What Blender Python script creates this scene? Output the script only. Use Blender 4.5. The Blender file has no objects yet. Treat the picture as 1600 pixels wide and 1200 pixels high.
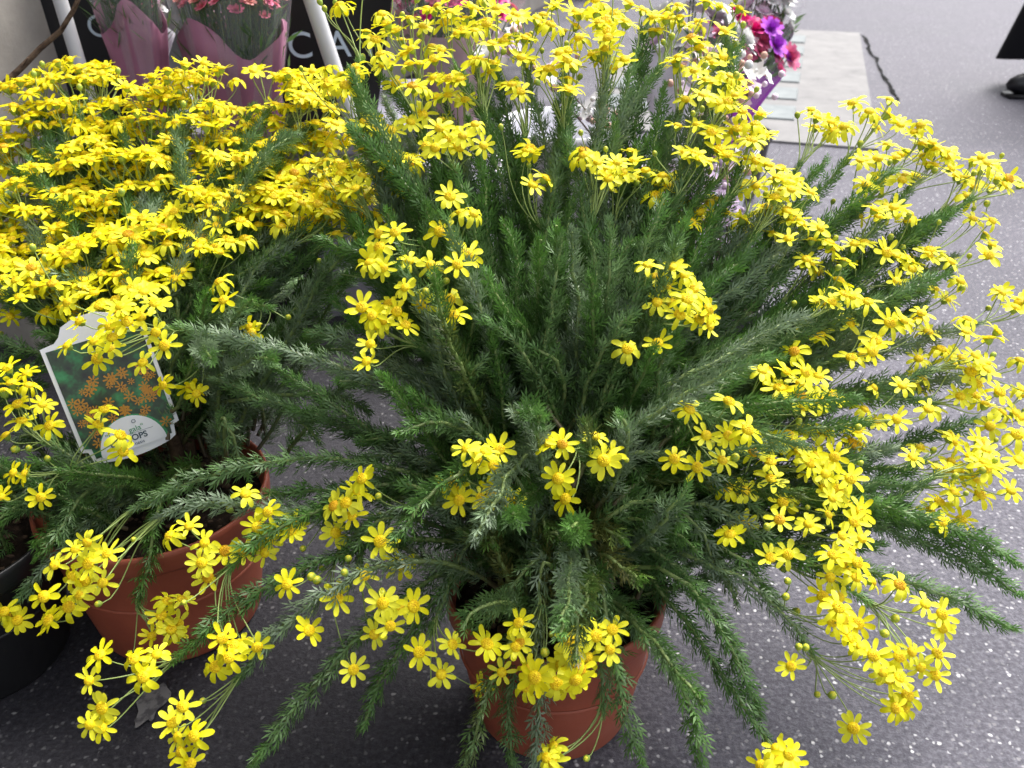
import bpy, math, random
import numpy as np
from mathutils import Vector, Matrix

# ------------------------------------------------------------------ camera, light, exposure
S = bpy.context.scene
C = S.collection
HC, PITCH, FPX = 0.82, math.radians(30.5), 1400.0     # camera height (m), pitch down, focal length in photo pixels
cam_d = bpy.data.cameras.new('camera'); cam = bpy.data.objects.new('camera', cam_d); C.objects.link(cam)
cam.location = (0, 0, HC); cam.rotation_euler = (math.pi/2 - PITCH, 0, 0)
cam_d.sensor_width = 36; cam_d.lens = 36*FPX/1600
cam_d.clip_start = 0.02; cam_d.clip_end = 500
cam_d.dof.use_dof = True; cam_d.dof.focus_distance = 0.90; cam_d.dof.aperture_fstop = 9.0
S.camera = cam

SUN_EL, SUN_AZ = math.radians(58), math.radians(40)   # azimuth clockwise from +Y (ahead) towards +X (right)
w = bpy.data.worlds.new('World'); S.world = w; w.use_nodes = True
nt = w.node_tree; bg = nt.nodes['Background']
sky = nt.nodes.new('ShaderNodeTexSky'); sky.sky_type = 'NISHITA'; sky.sun_disc = False
sky.sun_elevation = SUN_EL; sky.sun_rotation = SUN_AZ; sky.dust_density = 4.0; sky.air_density = 1.0; sky.ozone_density = 1.0
hs = nt.nodes.new('ShaderNodeHueSaturation'); hs.inputs['Saturation'].default_value = 0.30
nt.links.new(sky.outputs[0], hs.inputs['Color']); nt.links.new(hs.outputs[0], bg.inputs[0])
bg.inputs[1].default_value = 0.12
sd = bpy.data.lights.new('sun', 'SUN'); so = bpy.data.objects.new('sun', sd); C.objects.link(so)
sd.energy = 1.5; sd.angle = math.radians(30); sd.color = (1.0, 0.97, 0.93)
dv = Vector((math.sin(SUN_AZ)*math.cos(SUN_EL), math.cos(SUN_AZ)*math.cos(SUN_EL), math.sin(SUN_EL)))
so.rotation_euler = dv.to_track_quat('Z', 'Y').to_euler()
S.view_settings.view_transform = 'Standard'; S.view_settings.look = 'None'
S.view_settings.exposure = 1.55; S.view_settings.gamma = 1.0; S.view_settings.use_curve_mapping = False
S.cycles.max_bounces = 8; S.cycles.diffuse_bounces = 4; S.cycles.transparent_max_bounces = 12
try:
    S.cycles.use_denoising = True
except Exception: pass

rng = random.Random(11); npr = np.random.default_rng(11)
V = lambda *a: np.array(a, float)
FWD = V(0, math.cos(PITCH), -math.sin(PITCH)); UPC = V(0, math.sin(PITCH), math.cos(PITCH)); CAM = V(0, 0, HC)
def at(px, py, d):
    """photo pixel + distance along the viewing axis -> world point"""
    return CAM + d*(FWD + V(1, 0, 0)*(px-800)/FPX + UPC*(600-py)/FPX)
def on_y(px, py, Y):
    r = FWD + V(1, 0, 0)*(px-800)/FPX + UPC*(600-py)/FPX
    return CAM + r*(Y/r[1])
def on_z(px, py, z=0.0):
    r = FWD + V(1, 0, 0)*(px-800)/FPX + UPC*(600-py)/FPX
    return CAM + r*((z-HC)/r[2])
def nrm(v): return v/(np.linalg.norm(v)+1e-12)
def rv(s=1.0): return V(rng.gauss(0, s), rng.gauss(0, s), rng.gauss(0, s))

# ------------------------------------------------------------------ materials
def mat(name, base=(.5, .5, .5), rough=.5, spec=.5, **kw):
    m = bpy.data.materials.new(name); m.use_nodes = True
    b = m.node_tree.nodes['Principled BSDF']
    b.inputs['Base Color'].default_value = (*base, 1); b.inputs['Roughness'].default_value = rough
    b.inputs['Specular IOR Level'].default_value = spec
    for k, v in kw.items(): b.inputs[k.replace('_', ' ')].default_value = v
    return m
def N(m, t, **kw):
    n = m.node_tree.nodes.new(t)
    for k, v in kw.items():
        if k in n.inputs: n.inputs[k].default_value = v
        else: setattr(n, k, v)
    return n
def L(m, a, b): m.node_tree.links.new(a, b)
def P(m): return m.node_tree.nodes['Principled BSDF']
def ramp(m, fac, stops):
    r = N(m, 'ShaderNodeValToRGB'); el = r.color_ramp.elements
    while len(el) < len(stops): el.new(.5)
    for e, (p, c) in zip(el, stops): e.position = p; e.color = (*c, 1) if len(c) == 3 else c
    L(m, fac, r.inputs[0]); return r.outputs[0]
def noise_col(m, scale, stops, detail=6, coord='Object', rough=.6):
    tc = N(m, 'ShaderNodeTexCoord'); nz = N(m, 'ShaderNodeTexNoise', Scale=scale, Detail=detail, Roughness=rough)
    L(m, tc.outputs[coord], nz.inputs['Vector'])
    c = ramp(m, nz.outputs[0], stops); L(m, c, P(m).inputs['Base Color']); return tc, nz, c
def bump(m, h, strength=.3, dist=.002):
    b = N(m, 'ShaderNodeBump', Strength=strength, Distance=dist); L(m, h, b.inputs['Height']); L(m, b.outputs[0], P(m).inputs['Normal'])

def leafy(name, rough, transl, attr='tint', spec=.5):
    """foliage: colour from the 'tint' attribute, glossy skin + light passing through"""
    m = mat(name, rough=rough, spec=spec); nt = m.node_tree
    a = N(m, 'ShaderNodeAttribute', attribute_name=attr)
    L(m, a.outputs['Color'], P(m).inputs['Base Color'])
    t = N(m, 'ShaderNodeBsdfTranslucent'); L(m, a.outputs['Color'], t.inputs[0])
    mx = N(m, 'ShaderNodeMixShader'); mx.inputs[0].default_value = transl
    L(m, P(m).outputs[0], mx.inputs[1]); L(m, t.outputs[0], mx.inputs[2]); L(m, mx.outputs[0], nt.nodes['Material Output'].inputs[0])
    return m
M = {}
M['leaf'] = leafy('leaf', .45, .30)
M['stalk'] = leafy('stalk', .45, .1)
# petals
def petal_mat():
    m = mat('petal', (.9, .68, .01), .5, .3)
    oi = N(m, 'ShaderNodeObjectInfo')
    c = ramp(m, oi.outputs['Random'], [(0, (.84, .76, .008)), (.5, (.88, .85, .016)), (1, (.90, .88, .05))])
    L(m, c, P(m).inputs['Base Color'])
    t = N(m, 'ShaderNodeBsdfTranslucent'); L(m, c, t.inputs[0])
    mx = N(m, 'ShaderNodeMixShader'); mx.inputs[0].default_value = .32
    L(m, P(m).outputs[0], mx.inputs[1]); L(m, t.outputs[0], mx.inputs[2]); L(m, mx.outputs[0], m.node_tree.nodes['Material Output'].inputs[0])
    return m
M['petal'] = petal_mat()
M['disc'] = mat('disc', (.82, .50, .006), .6, .3)
tc, nz, c = noise_col(M['disc'], 420, [(.35, (.68, .42, .003)), (.6, (.88, .68, .008))], 2); bump(M['disc'], nz.outputs[0], .8, .001)
m = M['disc']; oi = N(m, 'ShaderNodeObjectInfo'); fd = ramp(m, oi.outputs['Random'], [(.93, (1, 1, 1)), (.96, (.80, .62, .7))])
mm = N(m, 'ShaderNodeMixRGB', blend_type='MULTIPLY'); mm.inputs[0].default_value = 1; L(m, c, mm.inputs[1]); L(m, fd, mm.inputs[2]); L(m, mm.outputs[0], P(m).inputs['Base Color'])
M['calyx'] = mat('calyx', (.30, .42, .06), .5)
M['bud'] = mat('bud', (.55, .58, .03), .5)
tc, nz, c = noise_col(M['bud'], 260, [(.4, (.32, .45, .05)), (.6, (.72, .62, .02))], 2)
M['terracotta'] = mat('terracotta', (.33, .085, .045), .48, .4)
tc, nz, c = noise_col(M['terracotta'], 9, [(.3, (.26, .062, .034)), (.55, (.34, .085, .046)), (.8, (.40, .13, .085))], 8); 
nz2 = N(M['terracotta'], 'ShaderNodeTexNoise', Scale=180.0, Detail=4.0); L(M['terracotta'], tc.outputs['Object'], nz2.inputs['Vector']); bump(M['terracotta'], nz2.outputs[0], .25, .001)
M['black_plastic'] = mat('black_plastic', (.012, .012, .013), .4)
M['soil'] = mat('soil', (.02, .014, .01), .95, .15)
tc, nz, c = noise_col(M['soil'], 90, [(.3, (.006, .004, .003)), (.6, (.028, .019, .013)), (.75, (.075, .05, .035))], 8); bump(M['soil'], nz.outputs[0], 1.0, .006)
M['bark'] = mat('bark', (.09, .055, .035), .85, .2)
tc, nz, c = noise_col(M['bark'], 120, [(.3, (.035, .02, .014)), (.7, (.15, .10, .065))], 6); bump(M['bark'], nz.outputs[0], .8, .002)
M['dry_leaf'] = mat('dry_leaf', (.42, .24, .03), .6)
# asphalt: dark binder, pale aggregate flecks, worn patches
m = M['asphalt'] = mat('asphalt', (.06, .058, .065), .6, .22)
tc = N(m, 'ShaderNodeTexCoord')
n1 = N(m, 'ShaderNodeTexNoise', Scale=2.2, Detail=6.0, Roughness=.6); n2 = N(m, 'ShaderNodeTexNoise', Scale=160.0, Detail=5.0, Roughness=.7)
v1 = N(m, 'ShaderNodeTexVoronoi', Scale=185.0); v2 = N(m, 'ShaderNodeTexVoronoi', Scale=420.0)
n0 = N(m, 'ShaderNodeTexNoise', Scale=120.0, Detail=3.0); dv_ = N(m, 'ShaderNodeMixRGB'); dv_.inputs[0].default_value = .006
L(m, tc.outputs['Object'], n0.inputs['Vector']); L(m, tc.outputs['Object'], dv_.inputs[1]); L(m, n0.outputs['Color'], dv_.inputs[2])
for n in (n1, n2): L(m, tc.outputs['Object'], n.inputs['Vector'])
for n in (v1, v2): L(m, dv_.outputs[0], n.inputs['Vector'])
base = ramp(m, n2.outputs[0], [(.25, (.045, .043, .056)), (.5, (.118, .114, .138)), (.75, (.23, .223, .255))])
big = ramp(m, n1.outputs[0], [(.3, (.72, .72, .74)), (.7, (1.2, 1.19, 1.17))])
mul = N(m, 'ShaderNodeMixRGB', blend_type='MULTIPLY'); mul.inputs[0].default_value = 1; L(m, base, mul.inputs[1]); L(m, big, mul.inputs[2])
sep = N(m, 'ShaderNodeSeparateColor'); L(m, v1.outputs['Color'], sep.inputs[0])
pick = ramp(m, sep.outputs[0], [(.74, (0, 0, 0)), (.80, (1, 1, 1))])
near = ramp(m, v1.outputs['Distance'], [(.22, (1, 1, 1)), (.52, (0, 0, 0))])
fl = N(m, 'ShaderNodeMixRGB', blend_type='MULTIPLY'); fl.inputs[0].default_value = 1; L(m, pick, fl.inputs[1]); L(m, near, fl.inputs[2])
stc = ramp(m, sep.outputs[1], [(0, (.12, .115, .13)), (.55, (.27, .265, .28)), (.85, (.50, .49, .51)), (1, (.80, .79, .80))])
mx = N(m, 'ShaderNodeMixRGB'); L(m, fl.outputs[0], mx.inputs[0]); L(m, mul.outputs[0], mx.inputs[1]); L(m, stc, mx.inputs[2])
L(m, mx.outputs[0], P(m).inputs['Base Color'])
rr = ramp(m, n1.outputs[0], [(.3, (.55, .55, .55)), (.7, (.75, .75, .75))]); L(m, rr, P(m).inputs['Roughness'])
# plants' shade, with some wetness, painted into the road colour: darker to the left
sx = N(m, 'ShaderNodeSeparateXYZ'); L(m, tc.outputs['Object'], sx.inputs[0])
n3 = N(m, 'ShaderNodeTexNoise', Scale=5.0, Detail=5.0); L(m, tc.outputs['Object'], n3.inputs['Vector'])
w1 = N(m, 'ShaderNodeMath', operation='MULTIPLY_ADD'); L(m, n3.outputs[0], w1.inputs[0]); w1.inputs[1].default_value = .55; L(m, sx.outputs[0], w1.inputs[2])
shade_wet = ramp(m, w1.outputs[0], [(.20, (.27, .27, .27)), (.46, (1, 1, 1))])
wm = N(m, 'ShaderNodeMixRGB', blend_type='MULTIPLY'); wm.inputs[0].default_value = 1; L(m, mx.outputs[0], wm.inputs[1]); L(m, shade_wet, wm.inputs[2]); L(m, wm.outputs[0], P(m).inputs['Base Color'])
bump(m, n2.outputs[0], .6, .004)
# concrete surround of the pavement lights
m = M['concrete'] = mat('concrete', (.3, .29, .28), .7, .3)
tc, nz, c = noise_col(m, 7, [(.28, (.11, .107, .11)), (.42, (.20, .195, .197)), (.6, (.25, .243, .242)), (.8, (.30, .292, .288))], 11, rough=.8)
M['crack'] = mat('crack', (.008, .008, .008), .9, .1)
m = M['glass_block'] = mat('glass_block', (.30, .36, .37), .5, .25)
tc, nz, c = noise_col(m, 14, [(.3, (.155, .175, .18)), (.7, (.24, .265, .27))], 4)
M['stone'] = mat('stone', (.36, .33, .29), .75, .3)
tc, nz, c = noise_col(M['stone'], 6, [(.3, (.27, .245, .22)), (.6, (.38, .35, .31)), (.8, (.44, .41, .37))], 10, rough=.72); bump(M['stone'], nz.outputs[0], .35, .01)
M['wood_grey'] = mat('wood_grey', (.16, .13, .12), .7)
M['dark_glass'] = mat('dark_glass', (.02, .022, .025), .08, .6)
M['white_paint'] = mat('white_paint', (.62, .61, .62), .4)
tc, nz, c = noise_col(M['white_paint'], 18, [(.25, (.34, .31, .29)), (.4, (.60, .59, .60)), (.8, (.68, .67, .69))], 8)
M['white_foam'] = mat('white_foam', (.72, .72, .76), .6)
M['crate_grey'] = mat('crate_grey', (.30, .29, .35), .6)
M['black_card'] = mat('black_card', (.008, .008, .010), .35)
M['white_ink'] = mat('white_ink', (.55, .66, .74), .5)
def paper(name, c, tr=.2):
    m = mat(name, c, .45, .4)
    tcx, nzx, cx = noise_col(m, 11, [(.3, tuple(x*.86 for x in c)), (.7, tuple(min(1, x*1.1) for x in c))], 4)
    return m
M['mauve_paper'] = paper('mauve_paper', (.36, .145, .225)); M['pale_mauve'] = paper('pale_mauve', (.50, .34, .35))
M['white_paper'] = paper('white_paper', (.72, .70, .76)); M['purple_paper'] = paper('purple_paper', (.34, .04, .42))
m = M['cellophane'] = mat('cellophane', (.9, .9, .92), .12, .5)
tr_ = N(m, 'ShaderNodeBsdfTransparent'); mx = N(m, 'ShaderNodeMixShader'); mx.inputs[0].default_value = .13
L(m, tr_.outputs[0], mx.inputs[1]); L(m, P(m).outputs[0], mx.inputs[2]); L(m, mx.outputs[0], m.node_tree.nodes['Material Output'].inputs[0])
for nme, c in dict(pink=(.78, .22, .30), coral=(.72, .28, .24), rose=(.66, .13, .26), magenta=(.72, .03, .26), violet=(.45, .07, .60),
                   white=(.80, .80, .78), lilac=(.55, .42, .58), peach=(.66, .40, .31), pinkwhite=(.78, .62, .74)).items():
    M['b_'+nme] = mat('b_'+nme, c, .55, .3, Subsurface_Weight=.0)
M['coat'] = mat('coat', (.008, .008, .011), .8, .2); M['shoe'] = mat('shoe', (.008, .008, .01), .35)
M['skin'] = mat('skin', (.50, .29, .21), .5); M['hair'] = mat('hair', (.03, .02, .015), .5)

# ------------------------------------------------------------------ mesh helpers
class Acc:
    """collects vertices, faces, material slots and tints; build() makes ONE mesh"""
    def __init__(s): s.v = []; s.f = []; s.m = []; s.t = []; s.n = 0
    def add(s, v, f, mi=0, tint=None):
        v = np.asarray(v, float); f = np.asarray(f, int)
        s.v.append(v); s.f.append(f+s.n); s.m.append(np.full(len(f), mi)); s.n += len(v)
        s.t.append(np.ones((len(v), 3))*.5 if tint is None else np.broadcast_to(np.asarray(tint, float), (len(v), 3)))
        return s
    def mesh(s, name, mats, smooth=True):
        me = bpy.data.meshes.new(name)
        v = np.concatenate(s.v); me.vertices.add(len(v)); me.vertices.foreach_set('co', v.ravel())
        idx = np.concatenate([f.ravel() for f in s.f]); tot = np.concatenate([np.full(len(f), f.shape[1]) for f in s.f])
        st = np.concatenate([[0], np.cumsum(tot)[:-1]])
        me.loops.add(len(idx)); me.loops.foreach_set('vertex_index', idx.astype(np.int32))
        me.polygons.add(len(tot)); me.polygons.foreach_set('loop_start', st.astype(np.int32)); me.polygons.foreach_set('loop_total', tot.astype(np.int32))
        me.polygons.foreach_set('material_index', np.concatenate(s.m).astype(np.int32))
        me.polygons.foreach_set('use_smooth', np.full(len(tot), smooth))
        t = np.concatenate(s.t); a = me.color_attributes.new('tint', 'FLOAT_COLOR', 'POINT')
        a.data.foreach_set('color', np.concatenate([t, np.ones((len(t), 1))], 1).astype(np.float32).ravel())
        for m_ in mats: me.materials.append(M[m_])
        me.update(calc_edges=True); me.validate()
        return me
def link(name, me, parent=None, loc=None, mw=None):
    o = bpy.data.objects.new(name, me); C.objects.link(o)
    if parent: o.parent = parent
    if mw is not None: o.matrix_local = mw
    elif loc is not None: o.location = loc
    return o
def build(name, acc, mats, parent=None, smooth=True, **kw):
    return link(name, acc.mesh(name, mats if isinstance(mats, (list, tuple)) else [mats], smooth), parent, **kw)
def tag(o, label, cat, group=None):
    o['label'] = label; o['category'] = cat
    if group: o['group'] = group
    return o
def thing(name, label, cat, loc=(0, 0, 0), group=None):
    o = bpy.data.objects.new(name, None); C.objects.link(o); o.location = loc; o.empty_display_size = .05
    return tag(o, label, cat, group)
def structure(o): o['kind'] = 'structure'; return o
def stuff(o): o['kind'] = 'stuff'; return o

BOXF = np.array([[0, 3, 2, 1], [4, 5, 6, 7], [0, 1, 5, 4], [1, 2, 6, 5], [2, 3, 7, 6], [3, 0, 4, 7]])
def box(a, lo, hi, mi=0, R=None, o=(0, 0, 0)):
    x0, y0, z0 = lo; x1, y1, z1 = hi
    v = np.array([[x0, y0, z0], [x1, y0, z0], [x1, y1, z0], [x0, y1, z0], [x0, y0, z1], [x1, y0, z1], [x1, y1, z1], [x0, y1, z1]], float)
    if R is not None: v = v @ np.asarray(R).T
    a.add(v+np.asarray(o), BOXF, mi); return a
def lathe(a, prof, seg=40, mi=0, o=(0, 0, 0), tint=None, closed=False, wob=None):
    prof = np.array(prof, float); k = len(prof); th = np.linspace(0, 2*math.pi, seg, endpoint=False)
    r = prof[:, 0][:, None]; v = np.stack([r*np.cos(th), r*np.sin(th), np.repeat(prof[:, 1][:, None], seg, 1)], -1)
    if wob is not None: v = wob(v, th)
    f = []
    for i in range(k-1):
        for j in range(seg):
            j2 = (j+1) % seg; f.append([i*seg+j, i*seg+j2, (i+1)*seg+j2, (i+1)*seg+j])
    a.add(v.reshape(-1, 3)+np.asarray(o), f, mi, tint); return a
def frames(pts):
    """tangent / normal / binormal along a polyline (parallel transport)"""
    t = np.gradient(pts, axis=0); t /= np.linalg.norm(t, axis=1)[:, None]+1e-12
    n = np.zeros_like(t); ref = V(0, 0, 1) if abs(t[0][2]) < .9 else V(1, 0, 0)
    n[0] = nrm(np.cross(t[0], ref))
    for i in range(1, len(t)): n[i] = nrm(n[i-1]-t[i]*np.dot(n[i-1], t[i]))
    return t, n, np.cross(t, n)
def tube(a, pts, rad, sides=5, mi=0, tint=None, cap=True):
    pts = np.asarray(pts, float); k = len(pts); rad = np.broadcast_to(np.asarray(rad, float), (k,))
    t, n, b = frames(pts); th = np.linspace(0, 2*math.pi, sides, endpoint=False)
    v = pts[:, None]+rad[:, None, None]*(np.cos(th)[None, :, None]*n[:, None]+np.sin(th)[None, :, None]*b[:, None])
    i = np.arange(k-1)[:, None]*sides; j = np.arange(sides)[None]; j2 = (j+1) % sides
    f = np.stack([i+j, i+j2, i+sides+j2, i+sides+j], -1).reshape(-1, 4)
    tv = None if tint is None else (np.repeat(np.asarray(tint, float), sides, 0) if np.ndim(tint) == 2 else tint)
    a.add(v.reshape(-1, 3), f, mi, tv)
    if cap:
        for e in (0, k-1): a.add(v[e], [list(range(sides))], mi, None if tv is None else (tint[e] if np.ndim(tint) == 2 else tint))
    return a
def bez(p0, p1, p2, p3, k):
    t = np.linspace(0, 1, k)[:, None]
    return (1-t)**3*p0+3*(1-t)**2*t*p1+3*(1-t)*t*t*p2+t**3*p3
def ball(a, c, r, seg=8, rings=5, mi=0, sq=(1, 1, 1), tint=None):
    ph = np.linspace(0, math.pi, rings+1); pr = [(max(1e-5, math.sin(p))*r, -math.cos(p)*r) for p in ph]
    b = Acc(); lathe(b, pr, seg); a.add(b.v[0]*np.asarray(sq)+np.asarray(c), b.f[0], mi, tint); return a
def basis(z, spin=0.0):
    z = nrm(np.asarray(z, float)); x = nrm(np.cross(V(0, 0, 1) if abs(z[2]) < .95 else V(1, 0, 0), z)); y = np.cross(z, x)
    c, s = math.cos(spin), math.sin(spin); return np.stack([x*c+y*s, y*c-x*s, z], 1)
def mat4(R, loc, s=1.0):
    m_ = Matrix(((R*s)).tolist()).to_4x4(); m_.translation = Vector(loc); return m_

# ------------------------------------------------------------------ setting: road, pavement lights, shop front
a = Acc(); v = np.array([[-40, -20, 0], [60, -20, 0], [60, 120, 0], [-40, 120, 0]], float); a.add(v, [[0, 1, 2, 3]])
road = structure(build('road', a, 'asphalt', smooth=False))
# lighter tar patch / stain by the terracotta pots, the crack that runs along the slab
def patch(name, pts, z, m_, parent):
    a = Acc(); pts = np.array([[p[0], p[1], z] for p in pts]); a.add(pts, [list(range(len(pts)))]); return build(name, a, m_, parent, smooth=False)
M['stain'] = mat('stain', (.20, .19, .19), .7)
tc, nz, c = noise_col(M['stain'], 90, [(.40, (.055, .053, .057)), (.52, (.15, .145, .145))], 6)
c0 = on_z(236, 1105)
patch('road_stain', [(c0[0]+.015*(1+.3*math.sin(3*k*.2094)+.14*math.sin(7*k*.2094))*math.cos(k*.2094), c0[1]+.032*(1+.25*math.sin(2*k*.2094+1)+.12*math.sin(6*k*.2094))*math.sin(k*.2094)) for k in range(30)], .004, 'stain', road)
ck = [(1270, 50), (1338, 52), (1352, 60), (1360, 80), (1371, 100), (1377, 118), (1386, 130), (1396, 146), (1406, 162)]
crk = []
for (x0, y0), (x1, y1) in zip(ck, ck[1:]):
    for t in (0, .2, .4, .6, .8): crk.append(on_z(x0+(x1-x0)*t+rng.gauss(0, 1.2), y0+(y1-y0)*t+rng.gauss(0, .5)))
a = Acc(); v = []
for i, p in enumerate(crk):
    wd = max(.005, (.006 if i < 8 else .016)*rng.uniform(.35, 1.5)); v += [[p[0]-wd*.5, p[1], .004], [p[0]+wd*.5, p[1]+rng.uniform(-.01, .01), .004]]
a.add(v, [[2*i, 2*i+1, 2*i+3, 2*i+2] for i in range(len(crk)-1)]); build('crack', a, 'crack', road, smooth=False)
# slab with its glass blocks, running with the street
SD = nrm(V(.293, .956, 0)); SN = V(SD[1], -SD[0], 0)          # along the shop front, and out from it
s0 = on_z(1372, 236); s0 = V(s0[0], s0[1], 0)
SR = np.stack([SN, SD, V(0, 0, 1)], 1)
slab = structure(link('pavement', None)); bpy.data.objects.remove(slab)
a = Acc(); box(a, (-1.05, 0, -.05), (0, 2.31, .008), 0)
sl = build('pavement', a, 'concrete', None, smooth=False, mw=mat4(SR, s0)); structure(sl)
gb = Acc(); 
g0 = np.array([[-.17, -.105], [.17, -.105], [.17, .105], [-.17, .105]])
top = [[x*.97, y*.95, .006] for x, y in g0]; bot = [[x, y, -.004] for x, y in g0]
gb.add(np.array(bot+top), [[4, 5, 6, 7], [0, 1, 5, 4], [1, 2, 6, 5], [2, 3, 7, 6], [3, 0, 4, 7]])
gbm = gb.mesh('glass_block', ['glass_block'], False)
for i in range(6):
    for j in range(2):
        link('glass_block', gbm, sl, loc=(-.44-.40*j, .385+i*.32, .008))
# shop front along the left: plinth, piers and dark windows
B0 = V(-.985, 1.25, 0)
BR = np.stack([SD, -SN, V(0, 0, 1)], 1)     # local x along the front, y into the building
shop = thing('shop_building', 'stone shop front with dark windows behind the flower stall', 'building', tuple(B0))
shop.rotation_euler = Matrix(BR.tolist()).to_euler()
a = Acc(); box(a, (-5, .30, 0), (9, 6, 6.5)); build('wall', a, 'stone', shop, smooth=False)
for x in (-4.5, -2.3, .28, 2.9, 5.5, 8.1):
    a = Acc(); box(a, (x, .0, 0), (x+.30, .298, 6.2)); box(a, (x-.02, -.02, 0), (x+.32, -.001, .30)); build('pier', a, 'stone', shop, smooth=False)
for x in (-4.2, -2.0, .58, 3.2, 5.8):
    wd = 1.9 if x == -4.2 else 2.28
    a = Acc(); box(a, (x+.05, .20, .35), (x+wd-.05, .22, 3.0)); wv = build('window', a, 'dark_glass', shop, smooth=False)
    a = Acc(); box(a, (x, .17, .30), (x+wd, .26, .348)); box(a, (x, .17, 3.002), (x+wd, .26, 3.08)); box(a, (x, .17, .35), (x+.048, .26, 3.0)); box(a, (x+wd-.048, .17, .35), (x+wd, .26, 3.0))
    build('window_frame', a, 'wood_grey', wv, smooth=False)
a = Acc(); box(a, (-5, -.10, 6.2), (9, .29, 6.45)); build('cornice', a, 'stone', shop, smooth=False)
a = Acc(); box(a, (.59, .02, 0), (.70, .165, 2.6)); build('door_jamb', a, 'wood_grey', shop, smooth=False)

# ------------------------------------------------------------------ pots
def pot(parent, r, h, rb, m_, name='pot'):
    """tapered nursery pot with a rolled rim band, standing at the parent's origin"""
    lip = .028
    prof = [(.001, .004), (rb*.93, .004), (rb*.97, 0), (rb, .004), (rb+(r-.006-rb)*.5, (h-lip)*.5), (r-.008, h-lip-.003), (r-.0075, h-lip), (r-.0015, h-lip+.001), (r, h-lip+.004),
            (r+.001, h-.006), (r+.0005, h-.001), (r-.0015, h), (r-.004, h-.001), (r-.005, h-.006), (r-.010, h-.03), (rb*.96, .012), (.001, .012)]
    a = Acc(); lathe(a, prof, 64); p = build(name, a, m_, parent)
    a = Acc(); bp = [(rb+(r-.006-rb)*.62+.0004, (h-lip)*.62-.002), (rb+(r-.006-rb)*.62+.0026, (h-lip)*.62), (rb+(r-.006-rb)*.62+.0004, (h-lip)*.62+.002)]
    lathe(a, bp, 64); build('ridge', a, m_, p)
    # soil surface
    zs = h-.032; rs = r-.0105; a = Acc(); K = 26; v = [[0, 0, zs]]; f = []
    for i in range(1, K+1):
        for j in range(48):
            th = j*2*math.pi/48; rr = rs*i/K
            v.append([rr*math.cos(th), rr*math.sin(th), zs+.010*(1-(i/K)**2)+rng.uniform(-.003, .003)*(1 if i < K else 0)])
    for j in range(48): f.append([0, 1+j, 1+(j+1) % 48, 1+(j+1) % 48])
    f2 = [[1+(i-1)*48+j, 1+i*48+j, 1+i*48+(j+1) % 48, 1+(i-1)*48+(j+1) % 48] for i in range(1, K) for j in range(48)]
    a.add(v, [x[:3] for x in f]); a.f.append(np.array(f2)); a.m.append(np.zeros(len(f2)))
    build('soil', a, 'soil', parent)
    # bark crumbs lying on the soil
    a = Acc()
    for _ in range(160):
        th = rng.uniform(0, 6.28); rr = rs*.95*math.sqrt(rng.random()); s = rng.uniform(.0015, .005)
        ball(a, (rr*math.cos(th), rr*math.sin(th), zs+.010*(1-(rr/rs)**2)+s*.3), s, 5, 3, 0, (rng.uniform(.6, 1.6), rng.uniform(.6, 1.4), .6))
    stuff(build('soil_crumbs', a, 'bark', parent, smooth=False))
    return p

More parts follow.
